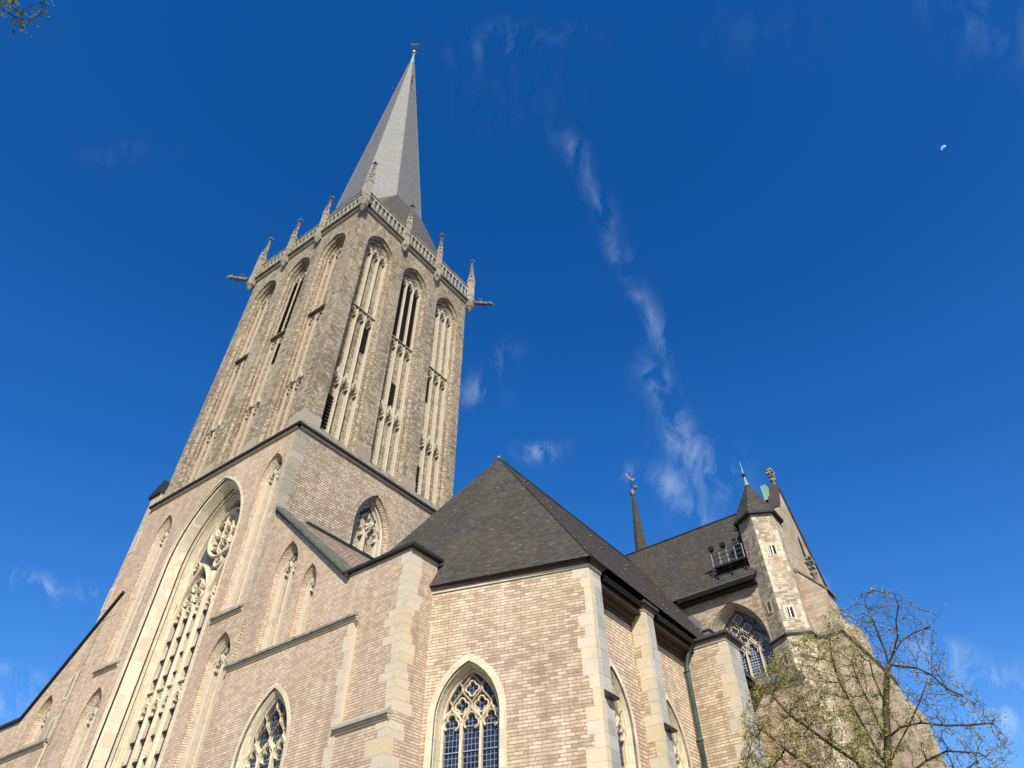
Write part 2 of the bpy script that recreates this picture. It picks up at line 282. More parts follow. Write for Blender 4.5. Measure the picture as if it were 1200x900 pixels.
# ------------------------------------------------------------------ mesh builder
class MB:
    def __init__(s): s.v = []; s.f = []; s.m = []; s.t = []; s.mats = []; s.sm = []
    def mi(s, mat):
        if mat not in s.mats: s.mats.append(mat)
        return s.mats.index(mat)
    def add(s, vs, fs, mat, tint=None, smooth=False):
        b = len(s.v); s.v += [tuple(v) for v in vs]; k = s.mi(mat)
        tt = random.random() if tint is None else tint
        for f in fs: s.f.append(tuple(b + i for i in f)); s.m.append(k); s.t.append(tt); s.sm.append(smooth)
    def hexa(s, p, mat, tint=None):  # 8 points, 0-3 one side, 4-7 other
        s.add(p, [(0, 1, 2, 3), (7, 6, 5, 4), (0, 4, 5, 1), (1, 5, 6, 2), (2, 6, 7, 3), (3, 7, 4, 0)], mat, tint)
    def box(s, fr, u0, u1, z0, z1, d0, d1, mat, tint=None):
        s.hexa([fr(u0, z0, d0), fr(u1, z0, d0), fr(u1, z1, d0), fr(u0, z1, d0), fr(u0, z0, d1), fr(u1, z0, d1), fr(u1, z1, d1), fr(u0, z1, d1)], mat, tint)
    def wbox(s, a, b, mat, tint=None): s.box(lambda u, z, d: (u, d, z), a[0], b[0], a[2], b[2], a[1], b[1], mat, tint)
    def fill(s, fr, outer, holes, d, mat, tint=None):
        pl = [[Vector((p[0], p[1], 0)) for p in outer]] + [[Vector((p[0], p[1], 0)) for p in h] for h in holes]
        pts = [p for l in pl for p in l]
        tris = geometry.tessellate_polygon(pl)
        s.add([fr(p.x, p.y, d) for p in pts], [t for t in tris], mat, tint)
    def strip(s, A, B, mat, tint=None, closed=True, smooth=False):
        n = len(A); vs = list(A) + list(B); fs = []
        for i in range(n if closed else n - 1):
            j = (i + 1) % n; fs.append((i, j, n + j, n + i))
        s.add(vs, fs, mat, tint, smooth)
    def prism(s, fr, outer, d0, d1, mat, holes=(), tint=None, back=True):
        tt = random.random() if tint is None else tint
        s.fill(fr, outer, holes, d0, mat, tt)
        if back: s.fill(fr, outer, holes, d1, mat, tt)
        for l in [outer] + list(holes): s.strip([fr(p[0], p[1], d0) for p in l], [fr(p[0], p[1], d1) for p in l], mat, tt)
    def poly(s, pts, mat, tint=None): s.add(pts, [tuple(range(len(pts)))], mat, tint)
    def tube(s, pts, rad, mat, n=6, cap=True, tint=None, smooth=True):
        pts = [Vector(p) for p in pts]; rings = []
        if not isinstance(rad, (list, tuple)): rad = [rad] * len(pts)
        prev = None
        for i, p in enumerate(pts):
            t = (pts[min(i + 1, len(pts) - 1)] - pts[max(i - 1, 0)]).normalized()
            a = prev if prev is not None else (Vector((0, 0, 1)) if abs(t.z) < .9 else Vector((1, 0, 0)))
            x = (a - t * a.dot(t)); x = x.normalized() if x.length > 1e-6 else t.orthogonal().normalized(); y = t.cross(x); prev = x
            rings.append([p + (x * math.cos(2 * math.pi * k / n) + y * math.sin(2 * math.pi * k / n)) * rad[i] for k in range(n)])
        vs = [v for r in rings for v in r]; fs = []
        for i in range(len(pts) - 1):
            for k in range(n):
                j = (k + 1) % n; fs.append((i * n + k, i * n + j, (i + 1) * n + j, (i + 1) * n + k))
        if cap: fs += [tuple(range(n)), tuple((len(pts) - 1) * n + k for k in range(n))]
        s.add(vs, fs, mat, tint, smooth)
    def lathe(s, c, prof, mat, n=10, axis=(0, 0, 1), tint=None, smooth=True, rot=0):
        c = Vector(c); ax = Vector(axis).normalized(); x = ax.orthogonal().normalized(); y = ax.cross(x)
        if abs(ax.z) > .99: x = Vector((1, 0, 0)); y = Vector((0, 1, 0))
        vs = []; fs = []
        for r, h in prof:
            for k in range(n):
                a = 2 * math.pi * k / n + rot; vs.append(c + ax * h + (x * math.cos(a) + y * math.sin(a)) * r)
        for i in range(len(prof) - 1):
            for k in range(n):
                j = (k + 1) % n; fs.append((i * n + k, i * n + j, (i + 1) * n + j, (i + 1) * n + k))
        s.add(vs, fs, mat, tint, smooth)
    def ball(s, c, r, mat, tint=None, sq=1.0, n=8):
        s.lathe(c, [(r * math.sin(math.pi * i / 6) + 1e-4, -r * sq * math.cos(math.pi * i / 6)) for i in range(7)], mat, n, tint=tint)
    def build(s, name, parent=None, label=None, origin=None):
        me = bpy.data.meshes.new(name); me.from_pydata(s.v, [], s.f)
        for mt in s.mats: me.materials.append(mt)
        me.polygons.foreach_set('material_index', s.m); me.polygons.foreach_set('use_smooth', s.sm)
        at = me.attributes.new('tint', 'FLOAT', 'FACE'); at.data.foreach_set('value', s.t)
        uvl = me.uv_layers.new(name='UVMap'); me.update()
        co = np.zeros(len(me.vertices) * 3); me.vertices.foreach_get('co', co); co = co.reshape(-1, 3)
        uv = np.zeros((len(me.loops), 2))
        for p in me.polygons:
            nn = p.normal; h = math.hypot(nn.x, nn.y)
            if h < .15: tx, ty = 1.0, 0.0; vv = (0.0, 1.0, 0.0)
            else:
                tx, ty = -nn.y / h, nn.x / h
                if tx + .5 * ty < -1e-6: tx, ty = -tx, -ty
                w = nn.cross(Vector((tx, ty, 0)))
                if w.z < 0: w = -w
                vv = (w.x, w.y, w.z)
            for li in p.loop_indices:
                P = co[me.loops[li].vertex_index]
                uv[li] = (P[0] * tx + P[1] * ty, P[0] * vv[0] + P[1] * vv[1] + P[2] * vv[2])
        uvl.data.foreach_set('uv', uv.ravel())
        o = bpy.data.objects.new(name, me); COL.objects.link(o)
        if parent: o.parent = parent; o.matrix_parent_inverse = parent.matrix_world.inverted() if parent.type == 'EMPTY' else Matrix.Identity(4)
        if label: o['label'] = label
        return o
def thing(name, label, cat, loc=(0, 0, 0), group=None):
    o = bpy.data.objects.new(name, None); COL.objects.link(o); o.location = loc; o.matrix_world = Matrix.Translation(loc)
    o.empty_display_size = .3
    o['label'] = label; o['category'] = cat
    if group: o['group'] = group
    return o
def tag(o, label, cat, group=None, kind=None):
    if label: o['label'] = label
    if cat: o['category'] = cat
    if group: o['group'] = group
    if kind: o['kind'] = kind
    return o

FWx = lambda x0: (lambda u, z, d: (x0 + d, u, z))     # wall facing west (-x)
FSy = lambda y0: (lambda u, z, d: (u, y0 + d, z))     # wall facing south (-y)
def FRd(px, py, tx, ty):                              # wall running along (tx,ty), inward normal to its left turned away from the viewer
    l = math.hypot(tx, ty); tx /= l; ty /= l; nx, ny = -ty, tx
    return lambda u, z, d: (px + tx * u + nx * d, py + ty * u + ny * d, z)

# ------------------------------------------------------------------ outlines
def arch(c, w, z0, zs, r, n=9, dl=0.0):
    w2 = w - dl; r2 = r - dl; a1 = math.acos(max(-1, min(1, (r - w) / r2)))
    pts = [(c - w2, z0 + dl)]
    for i in range(n + 1):
        a = a1 * i / n; pts.append((c - w + r - r2 * math.cos(a), zs + r2 * math.sin(a)))
    for i in range(n - 1, -1, -1):
        a = a1 * i / n; pts.append((c + w - r + r2 * math.cos(a), zs + r2 * math.sin(a)))
    pts.append((c + w2, z0 + dl))
    return pts
def rfor(w, h): return (h * h + w * w) / (2 * w)
def inarch(p, c, w, zs, r, mg):
    u, z = p
    if z < zs: return abs(u - c) <= w - mg
    return math.hypot(u - (c - w + r), z - zs) <= r - mg and math.hypot(u - (c + w - r), z - zs) <= r - mg
HEAD = [(1, 0), (1.0, .3), (.88, .52), (.62, .56), (.44, .48), (.58, .68), (.62, .95), (.46, 1.22), (.2, 1.45), (0, 1.6)]
def light(c, hw, z0, z1, sharp=1.0):
    k = hw * .92; zh = z1 - 1.6 * k * sharp
    R_ = [(c + x * hw, zh + y * k * sharp) for x, y in HEAD]; L_ = [(c - x * hw, zh + y * k * sharp) for x, y in HEAD[:-1]][::-1]
    return [(c + hw, z0)] + R_ + L_ + [(c - hw, z0)]
def foil(cx, cz, r, n, rot=0.0, k=.30):
    N = n * 8
    return [(cx + r * (1 - k + k * abs(math.cos(n * (t - rot) / 2))) * math.cos(t), cz + r * (1 - k + k * abs(math.cos(n * (t - rot) / 2))) * math.sin(t)) for t in [2 * math.pi * i / N for i in range(N)]]
def drop(cx, cz, L, wd, ang, n=14):
    pts = []
    for i in range(n):
        t = 2 * math.pi * i / n; x = math.cos(t); y = math.sin(t) * (math.sin(t / 2) ** 1.2 if True else 1)
        a = x * L; b = y * wd
        pts.append((cx + a * math.cos(ang) - b * math.sin(ang), cz + a * math.sin(ang) + b * math.cos(ang)))
    return pts
def area(p): return .5 * sum(p[i][0] * p[(i + 1) % len(p)][1] - p[(i + 1) % len(p)][0] * p[i][1] for i in range(len(p)))
def inset(p, d):
    if area(p) < 0: p = p[::-1]
    n = len(p); o = []
    for i in range(n):
        a, b, c = Vector(p[i - 1]), Vector(p[i]), Vector(p[(i + 1) % n])
        e1 = (b - a); e2 = (c - b)
        n1_ = Vector((-e1.y, e1.x)); n2_ = Vector((-e2.y, e2.x)); q = n1_.normalized() + n2_.normalized()
        if q.length < .3: q = n1_.normalized()
        q.normalize(); o.append(tuple(b + q * d))
    return o
def inpoly(p, poly):
    x, y = p; c = False; n = len(poly)
    for i in range(n):
        x1, y1 = poly[i]; x2, y2 = poly[i - 1]
        if (y1 > y) != (y2 > y) and x < (x2 - x1) * (y - y1) / (y2 - y1) + x1: c = not c
    return c
def tracery(mb, fr, c, w, z0, zs, r, holes, d0, d1, mat, cham=.035, dl=0.0, frame_holes_grow=True):
    """pierced stone plate filling an arch; every opening gets a chamfered edge"""
    ok = []
    for h in holes:
        cx = sum(p[0] for p in h) / len(h); cz = sum(p[1] for p in h) / len(h)
        for k in range(14):
            if all(inarch(p, c, w, zs, r, dl + .05) for p in h): break
            h = [(cx + (p[0] - cx) * .93, cz + (p[1] - cz) * .93) for p in h]
        else: continue
        if area(h) < 0: h = h[::-1]
        if any(any(inpoly(p, g) for p in h) or any(inpoly(p, h) for p in g) for g in ok): continue
        ok.append(h)
    out = arch(c, w, z0, zs, r, 9, dl)
    tt = random.random()
    mb.fill(fr, out, ok, d0, mat, tt)
    for h in ok:
        hi = inset(h, cham); 
        if area(hi) <= 0: hi = h
        A = [fr(p[0], p[1], d0) for p in (h if area(h) > 0 else h[::-1])]; B = [fr(p[0], p[1], d0 + cham * 1.3) for p in hi]; C = [fr(p[0], p[1], d1) for p in hi]
        mb.strip(A, B, mat, tt); mb.strip(B, C, mat, tt)
    return ok
def niche(mb, fr, c, w, z0, zs, r, steps, n=9):
    prev = arch(c, w, z0, zs, r, n); pd = 0.0; P = [fr(p[0], p[1], 0.0) for p in prev]
    for dl, d, mat in steps:
        cur = [fr(p[0], p[1], d) for p in arch(c, w, z0, zs, r, n, dl)]
        mb.strip(P, cur, mat); P = cur
def window_holes(c, w, z0, zs, r, n, mull=.14):
    """n lights with cusped heads, flowing tracery above"""
    p = 2 * w / n; hw = p / 2 - mull / 2; H = []
    H0 = zs + .12 * p
    for i in range(n):
        cc = c - w + p * (i + .5); H.append(light(cc, hw, z0, H0 + .45 * p))
    ah = math.sqrt(r * r - (r - w) ** 2)
    if n == 3:
        for s in (-1, 1):
            H.append(foil(c + s * p * .52, H0 + .82 * p, .25 * p, 4, R(45), .35))
            H.append(drop(c + s * p * .93, H0 + .98 * p, .36 * p, .26 * p, R(90 + s * 38)))
        H.append(drop(c, H0 + 1.42 * p, .52 * p, .46 * p, R(90)))
    elif n == 4:
        for s in (-1, 1):
            H.append(foil(c + s * p, H0 + .95 * p, .42 * p, 4, R(45), .33))
            H.append(drop(c + s * p * .33, H0 + .78 * p, .3 * p, .2 * p, R(90)))
            H.append(drop(c + s * p * .62, H0 + 1.72 * p, .45 * p, .28 * p, R(90 + s * 32)))
        H.append(foil(c, H0 + 1.62 * p, .33 * p, 4, 0, .33)); H.append(drop(c, H0 + 2.35 * p, .3 * p, .22 * p, R(90)))
    elif n == 2:
        H.append(foil(c, H0 + .85 * p, .30 * p, 4, R(45), .33))
        for s in (-1, 1): H.append(drop(c + s * p * .42, H0 + .72 * p, .16 * p, .12 * p, R(90)))
        H.append(drop(c, H0 + 1.28 * p, .12 * p, .12 * p, R(90)))
    return H

def ribbon(mb, fr, pts, wd, d0, d1, mat, closed=False, tint=.5):
    """stone bar of moulded section following a line drawn on the wall plane"""
    n = len(pts); P = [Vector(p) for p in pts]; secs = []
    for i in range(n):
        a = P[i - 1] if (i or closed) else P[i]; b = P[(i + 1) % n] if (i < n - 1 or closed) else P[i]
        t = (b - a); t = t.normalized() if t.length > 1e-7 else Vector((0, 1)); q = Vector((-t.y, t.x)); h = wd / 2
        dm = d0 + min(.45 * wd, (d1 - d0) * .5)
        secs.append([fr(*(P[i] + q * x), d) for x, d in ((-h, d1), (-h, dm), (-h * .4, d0), (h * .4, d0), (h, dm), (h, d1))])
    vs = [v for s_ in secs for v in s_]; fs = []
    for i in range(n if closed else n - 1):
        j = (i + 1) % n
        for k in range(5): fs.append((i * 6 + k, i * 6 + k + 1, j * 6 + k + 1, j * 6 + k))
    if not closed: fs += [tuple(range(6)), tuple((n - 1) * 6 + k for k in range(6))]
    mb.add(vs, fs, mat, tint)
def ring(mb, fr, cx, cz, r, d, rad, mat, n=28): mb.tube([fr(cx + r * math.cos(2 * math.pi * i / n), cz + r * math.sin(2 * math.pi * i / n), d) for i in range(n + 1)], rad, mat, 5, False)
def clip_runs(pts, test, closed):
    if closed: pts = list(pts) + [pts[0]]
    runs = []; cur = []
    for p in pts:
        if test(p): cur.append(p)
        else:
            if len(cur) > 1: runs.append(cur)
            cur = []
    if len(cur) > 1: runs.append(cur)
    return runs
def headbars(mb, fr, cc, p, H0, mw, d0, d1, mat, cusp=True, test=None):
    a = arch(cc, p / 2 - .001, H0 - .02, H0, rfor(p / 2, .78 * p), 6)[1:-1]
    for r_ in clip_runs(a, test or (lambda q: True), False): ribbon(mb, fr, r_, mw, d0, d1, mat)
    if cusp:
        f = foil(cc, H0 + .20 * p, .40 * p, 3, R(90), .36); f = [q for q in f]
        for r_ in clip_runs(f[-4:] + f[:16], test or (lambda q: True), False): ribbon(mb, fr, r_, mw * .62, d0 + .03, d1, mat)
def bartracery(mb, fr, c, w, z0, zs, r, n, mw, d0, d1, mat, tiers=(), rise=.0, foils=True, k=1.0):
    p = 2 * w / n
    ah = math.sqrt(max(.01, r * r - (r - w) ** 2)); H0 = zs + rise
    test = lambda q: inarch(q, c, w, zs, r, -.02)
    ribbon(mb, fr, arch(c, w, z0, zs, r, 10, mw * .35), mw * .9, d0, d1, mat)
    for i in range(1, n): ribbon(mb, fr, [(c - w + p * i, z0), (c - w + p * i, (z0 + H0) / 2), (c - w + p * i, H0 + .15 * p)], mw, d0 - .02, d1, mat)
    for i in range(n):
        cc = c - w + p * (i + .5)
        for t in tiers: headbars(mb, fr, cc, p, t, mw * .8, d0, d1, mat)
        headbars(mb, fr, cc, p, H0, mw * .85, d0, d1, mat, True, test)
    rows = int(ah / (.75 * p)) + 2
    for j in range(1, rows):
        zc = H0 + .15 * p + .75 * p * j
        xs = [c - w + p * i + (0 if j % 2 else .5 * p) for i in range(0 if j % 2 else -1, n + 1)]
        for x in xs:
            cell = [(x + .5 * p * (1 + math.cos(math.pi * t)) / 2, zc + .75 * p * t) for t in [(-1 + i / 7) for i in range(15)]]
            cell += [(2 * x - q[0], q[1]) for q in cell[::-1]][1:-1]
            for r_ in clip_runs(cell, test, True): ribbon(mb, fr, r_, mw * .75, d0, d1, mat)
            if foils and inarch((x, zc), c, w, zs, r, .16 * p):
                f = foil(x, zc, .36 * p, 4, R(90), .34)
                for r_ in clip_runs(f, test, True): ribbon(mb, fr, r_, mw * .55, d0 + .03, d1, mat)

# ------------------------------------------------------------------ the church
church = thing('church', 'large gothic church of pale blocks with tall tower, slate spire and steep dark roofs', 'church', (27.8, 39.45, 0))
CX, CY = 27.8, 39.45
TX0, TX1, TY0, TY1 = 20.0, 35.6, 31.8, 47.1
UX0, UX1, UY0, UY1 = 20.3, 35.3, 32.1, 47.2
ZC, ZT = 30.3, 56.9

def quoins(corner, a, b, z0, z1, name='quoins', h=.43, la=(.75, .42), lb=(.42, .75), mat=None, proud=.006, seed=1):
    """toothed corner stones: corner (x,y), a and b unit directions running away from it along the two faces"""
    rs = random.Random(seed); mb = MB(); z = z0; k = 0
    a = Vector((*a, 0)); b = Vector((*b, 0)); c = Vector((*corner, 0))
    while z < z1 - .05:
        hh = min(h * rs.uniform(.65, 1.35), z1 - z); j_ = (k + (rs.random() < .25)) % 2; A = la[j_] * rs.uniform(.75, 1.2); B = lb[j_] * rs.uniform(.75, 1.2)
        o = c - a * proud - b * proud
        p = []
        for zz in (z + .004, z + hh - .004):
            for (i, j) in ((0, 0), (A, 0), (A, B), (0, B)):
                q = o + a * i + b * j; p.append((q.x, q.y, zz))
        mb.hexa(p, mat or stone_quoin, rs.random()); z += hh; k += 1
    return mb.build(name, church)
def string_course(mb, fr, u0, u1, z, proj=.22, h=.26, mat=None, under=None):
    mat = mat or stone_dirt_shadow
    mb.hexa([fr(u0, z, -proj), fr(u1, z, -proj), fr(u1, z + .10, -proj), fr(u0, z + .10, -proj), fr(u0, z, .0), fr(u1, z, .0), fr(u1, z + h + .1, .0), fr(u0, z + h + .1, .0)], mat)
    mb.box(fr, u0 + .02, u1 - .02, z - .09, z - .001, -proj * .55, 0.0, under or stone)
    mb.box(fr, u0 + .03, u1 - .03, z - .16, z - .091, -proj * .25, 0.0, under or stone)

# --- tower, lower stage
W = FWx(TX0); S = FSy(TY0)
portal = dict(c=38.75, w=3.6, z0=3.0, zs=24.0, r=rfor(3.6, 5.5))
tl = MB()
BN = [ # blind lancets on the tower's west strips  (c, w, z0, zs, h)
    (33.45, .95, 18.95, 27.3, 1.65), (44.35, .95, 18.95, 27.0, 1.75), (33.15, .95, 4.0, 16.0, 1.6), (44.15, .95, 4.0, 16.0, 1.6)]
holes = [arch(portal['c'], portal['w'], portal['z0'], portal['zs'], portal['r'], 16)]
for c, w, z0, zs, h in BN: holes.append(arch(c, w, z0, zs, rfor(w, h)))
tl.fill(W, [(TY0, 0), (TY1, 0), (TY1, ZC), (TY0, ZC)], holes, 0, brick_facade)
SWc, SWw, SWz, SWs, SWh = 27.35, 1.6, 22.0, 26.2, 2.75
sh = arch(SWc, SWw, SWz, SWs, rfor(SWw, SWh))
tl.fill(S, [(TX0, 0), (TX1, 0), (TX1, ZC), (TX0, ZC)], [sh], 0, brick_tower_lower)
tl.poly([(TX1, TY0, 0), (TX1, TY1, 0), (TX1, TY1, ZC), (TX1, TY0, ZC)], brick_facade)
tl.poly([(TX0, TY1, 0), (TX1, TY1, 0), (TX1, TY1, ZC), (TX0, TY1, ZC)], brick_facade)
tl.build('tower_lower_wall', church)
# cornice round the tower with a sloped weathering
cn = MB()
for fr, a, b in ((W, TY0 - .28, TY1 + .28), (S, TX0 - .28, TX1 + .28)):
    cn.box(fr, a + .14, b - .14, ZC - .13, ZC - .002, -.14, .0, stone)
def sqr(x0, x1, y0, y1, z): return [(x0, y0, z), (x1, y0, z), (x1, y1, z), (x0, y1, z)]
ring_ = [sqr(TX0, TX1, TY0, TY1, ZC), sqr(TX0 - .28, TX1 + .28, TY0 - .28, TY1 + .28, ZC), sqr(TX0 - .28, TX1 + .28, TY0 - .28, TY1 + .28, ZC + .15), sqr(TX0 - .24, TX1 + .24, TY0 - .24, TY1 + .24, ZC + .2), sqr(UX0 + .01, UX1 - .01, UY0 + .01, UY1 - .01, ZC + .95)]
for k in range(4): cn.strip(ring_[k], ring_[k + 1], blackm if k < 2 else stone_dirt_shadow)
cn.build('cornice', church, 'dark weathered cornice between the lower and upper tower')
quoins((TX0, TY0), (1, 0), (0, 1), 18.0, ZC - .15, la=(.95, .7), lb=(.26, .26), mat=stone_brown, h=.5, seed=3)
# NW buttress with lead cap
nb = MB()
nb.wbox((20.02, 47.1, 0), (24, 48.25, 31.6), brick_facade)
nb.build('buttress', church, 'slim brick buttress left of the tower face')
ncp = MB(); ncp.hexa([(19.85, 47.1, 31.6), (19.85, 48.5, 31.6), (24.1, 48.5, 31.6), (24.1, 47.1, 31.6), (19.85, 47.1, 32.7), (19.85, 48.5, 31.8), (24.1, 48.5, 31.8), (24.1, 47.1, 32.7)], blackm)
ncp.build('buttress_cap', church)

# portal window
pw = MB(); P_ = portal
niche(pw, W, P_['c'], P_['w'], P_['z0'], P_['zs'], P_['r'],
      [(.0, -.05, stone_jamb), (.12, -.05, stone_jamb), (.12, .0, stone_jamb), (.20, .06, stone_jamb), (.22, .16, blackm), (.30, .22, stone_jamb), (.55, .80, stone_jamb), (.57, .88, blackm), (.66, .86, stone_jamb),  # black strips paint the shadow lines between the mouldings
       (.70, 1.0, stone_jamb), (.74, 1.02, blackm), (.80, 1.0, stone_jamb), (.86, 1.2, stone_jamb), (.90, 1.25, stone_jamb), (.92, 1.75, stone_jamb)], 16)
pwo = pw.build('portal_window', church, 'giant west window of the tower in a deep moulded sandstone arch')
ic, iw, ir = P_['c'], P_['w'] - .86, P_['r'] - .86
tm = MB(); p_ = 2 * iw / 6; hwL = p_ / 2 - .1
cs = [ic + (i - 2.5) * p_ for i in range(6)]
D0, D1 = 1.36, 1.66
ribbon(tm, W, arch(ic, iw, 4.0, P_['zs'], ir, 14, .06), .16, D0 - .05, D1, stone_jamb)
for i in range(1, 6):
    ribbon(tm, W, [(ic - iw + p_ * i, 4.0), (ic - iw + p_ * i, 12), (ic - iw + p_ * i, 23.3 if i == 3 else 21.3)], .36 if i == 3 else .27, D0 - (.08 if i == 3 else 0), D1, stone_jamb)
for cc in cs:
    for t in (15.7, 21.0): headbars(tm, W, cc, p_, t, .13, D0 + .04, D1, stone_jamb)
    f_ = foil(cc, 16.62, .15, 4, R(45), .3); ribbon(tm, W, f_, .07, D0 + .1, D1, stone_jamb, True)
tm.box(W, ic - iw + .05, ic + iw - .05, 16.9, 17.0, D0 + .02, D1, stone_jamb)
rc = (ic, 26.0); RR = 1.62
circ = lambda cx, cz, r, n=24: [(cx + r * math.cos(2 * math.pi * i / n), cz + r * math.sin(2 * math.pi * i / n)) for i in range(n)]
ribbon(tm, W, circ(*rc, RR, 32), .2, D0 - .06, D1, stone_jamb, True)
for k in range(6):
    a = R(60 * k + 30); x, z = rc[0] + .98 * math.cos(a), rc[1] + .98 * math.sin(a)
    ribbon(tm, W, circ(x, z, .48, 14), .09, D0 + .02, D1, stone_jamb, True); ribbon(tm, W, foil(x, z, .44, 4, a, .36), .06, D0 + .06, D1, stone_jamb, True)
ribbon(tm, W, circ(*rc, .42, 12), .1, D0, D1, stone_jamb, True); ribbon(tm, W, foil(*rc, .38, 6, 0, .3), .06, D0 + .05, D1, stone_jamb, True)
ribbon(tm, W, circ(ic, 23.98, .34, 14), .09, D0 + .02, D1, stone_jamb, True); ribbon(tm, W, foil(ic, 23.98, .3, 4, 0, .36), .06, D0 + .05, D1, stone_jamb, True)
for s_ in (-1, 1):
    sc_ = ic + s_ * 1.5 * p_; ww = 1.5 * p_
    ribbon(tm, W, arch(sc_, ww - .02, 20.0, 21.3, rfor(ww, 2.9), 10)[1:-1], .17, D0 - .05, D1, stone_jamb)
    for x, z, q in ((sc_ - .45, 22.05, .36), (sc_ + .45, 22.05, .36), (sc_, 22.85, .42)):
        ribbon(tm, W, circ(x, z, q, 14), .08, D0 + .03, D1, stone_jamb, True); ribbon(tm, W, foil(x, z, q * .9, 4, R(45), .35), .05, D0 + .06, D1, stone_jamb, True)
    ribbon(tm, W, foil(ic + s_ * 2.2, 24.35, .3, 3, R(90), .35), .06, D0 + .06, D1, stone_jamb, True)
tm.build('tracery', pwo)
gb = MB(); gb.fill(W, arch(ic, iw, 4.0, P_['zs'], ir, 9, .02), [], 1.66, glass); gb.build('glass', pwo)
z = 5.0
while z < 21:
    if not 15.6 < z < 17.2:
        sb = MB(); sb.box(W, ic - iw, ic + iw, z, z + .08, 1.46, 1.60, iron); sb.build('saddle_bar', pwo)
    z += 1.05

def blind_niche(fr, c, w, z0, zs, h, n, steps, dback, matback, tiers=None, name='blind_niche', label=None, dark=None, mull=.16, mt=None, thick=.16, dtr=None, louv=None, headdark=False):
    r = rfor(w, h); mb = MB(); niche(mb, fr, c, w, z0, zs, r, steps)
    dl = steps[-1][0]; o = mb.build(name, church, label)
    w2, r2 = w - dl, r - dl
    dtr = steps[-1][1] - thick - .16 if dtr is None else dtr
    tb = MB()
    HH = []
    tiers = tiers or []
    pitch = 2 * w2 / n; hw = pitch / 2 - mull / 2
    bartracery(tb, fr, c, w2, z0 + dl, zs, r2, n, mull, dtr, steps[-1][1] + .01, mt or stone_mull, tiers)
    tb.build('tracery', o)
    bk = MB(); bk.fill(fr, arch(c, w2, z0 + dl, zs, r2, 9, 0), [], steps[-1][1], matback); bk.build('back_wall', o)
    if louv:
        for (i, a, b) in louv:
            lb = MB()
            u0 = c - w2 + pitch * i + mull / 2; u1 = u0 + 2 * hw; dd = steps[-1][1] - .13
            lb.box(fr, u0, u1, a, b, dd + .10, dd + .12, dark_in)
            z = a + .05
            while z < b - .1:
                lb.hexa([fr(u0, z, dd), fr(u1, z, dd), fr(u1, z + .03, dd), fr(u0, z + .03, dd), fr(u0, z + .16, dd + .095), fr(u1, z + .16, dd + .095), fr(u1, z + .19, dd + .095), fr(u0, z + .19, dd + .095)], louvre_m)
                z += .30
            lb.build('louvre', o)
    return o
for c, w, z0, zs, h in BN:
    blind_niche(W, c, w, z0, zs, h, 2, [(.0, .12, brick_facade), (.12, .30, brick_facade), (.16, .32, stone_mull), (.22, .62, stone_mull)], .62, brick_facade, None, 'blind_lancet', dtr=.36, thick=.12, mull=.13)
for (a, b) in ((32.15, 34.65), (42.95, 45.35)):
    bs = MB(); string_course(bs, W, a, b, 18.55, .2, .12); bs.build('string_course', church)
# window in the tower's south wall above the aisle roof
blind_niche(S, SWc, SWw, SWz, SWs, SWh, 2, [(.0, .10, brick_tower_lower), (.24, .28, brick_tower_lower), (.24, .45, brick_tower_lower), (.32, .50, stone_mull), (.34, .95, stone_mull)], .95, brick_tower_lower,
            None, 'blind_window', 'pointed blind window in the tower side above the aisle roof', mull=.26, dtr=.62, thick=.18)
rad = MB()
for i in range(19):  # voussoir ring of radial bricks
    a0 = arch(SWc, SWw + .34, SWz, SWs, rfor(SWw, SWh) + .34, 9); a1_ = arch(SWc, SWw + .01, SWz, SWs, rfor(SWw, SWh) + .01, 9)
    if i + 2 < len(a0) and i > 0:
        for k in range(3):
            t0, t1 = k / 3 + .03, (k + 1) / 3 - .03
            L = lambda p, q, t: (p[0] + (q[0] - p[0]) * t, p[1] + (q[1] - p[1]) * t)
            q = [L(a1_[i], a1_[i + 1], t0), L(a1_[i], a1_[i + 1], t1), L(a0[i], a0[i + 1], t1), L(a0[i], a0[i + 1], t0)]
            rad.hexa([S(x[0], x[1], -.012) for x in q] + [S(x[0], x[1], .02) for x in q], brick_tower_lower)
rad.build('voussoirs', church)

# --- tower, upper stage
UW = FWx(UX0); US = FSy(UY0)
NW_, NS_ = (35.25, 39.9, 44.55), (23.3, 28.0, 32.7)
nz0, nzs, nh, nw = 31.35, 52.7, 2.25, 1.66
ut = MB()
ut.fill(UW, [(UY0, ZC + .2), (UY1, ZC + .2), (UY1, ZT), (UY0, ZT)], [arch(c, nw, nz0, nzs, rfor(nw, nh)) for c in NW_], 0, brick_tower)
ut.fill(US, [(UX0, ZC + .2), (UX1, ZC + .2), (UX1, ZT), (UX0, ZT)], [arch(c, nw, nz0, nzs, rfor(nw, nh)) for c in NS_], 0, brick_tower)
ut.poly([(UX1, UY0, ZC), (UX1, UY1, ZC), (UX1, UY1, ZT), (UX1, UY0, ZT)], brick_tower)
ut.poly([(UX0, UY1, ZC), (UX1, UY1, ZC), (UX1, UY1, ZT), (UX0, UY1, ZT)], brick_tower)
ut.poly([(UX0, UY0, ZT), (UX1, UY0, ZT), (UX1, UY1, ZT), (UX0, UY1, ZT)], lead)
ut.build('tower_upper_wall', church)
stepsU = [(.0, .12, brick_tower), (.20, .30, brick_tower), (.20, .48, brick_tower), (.30, .56, brick_tower), (.30, .95, brick_tower)]
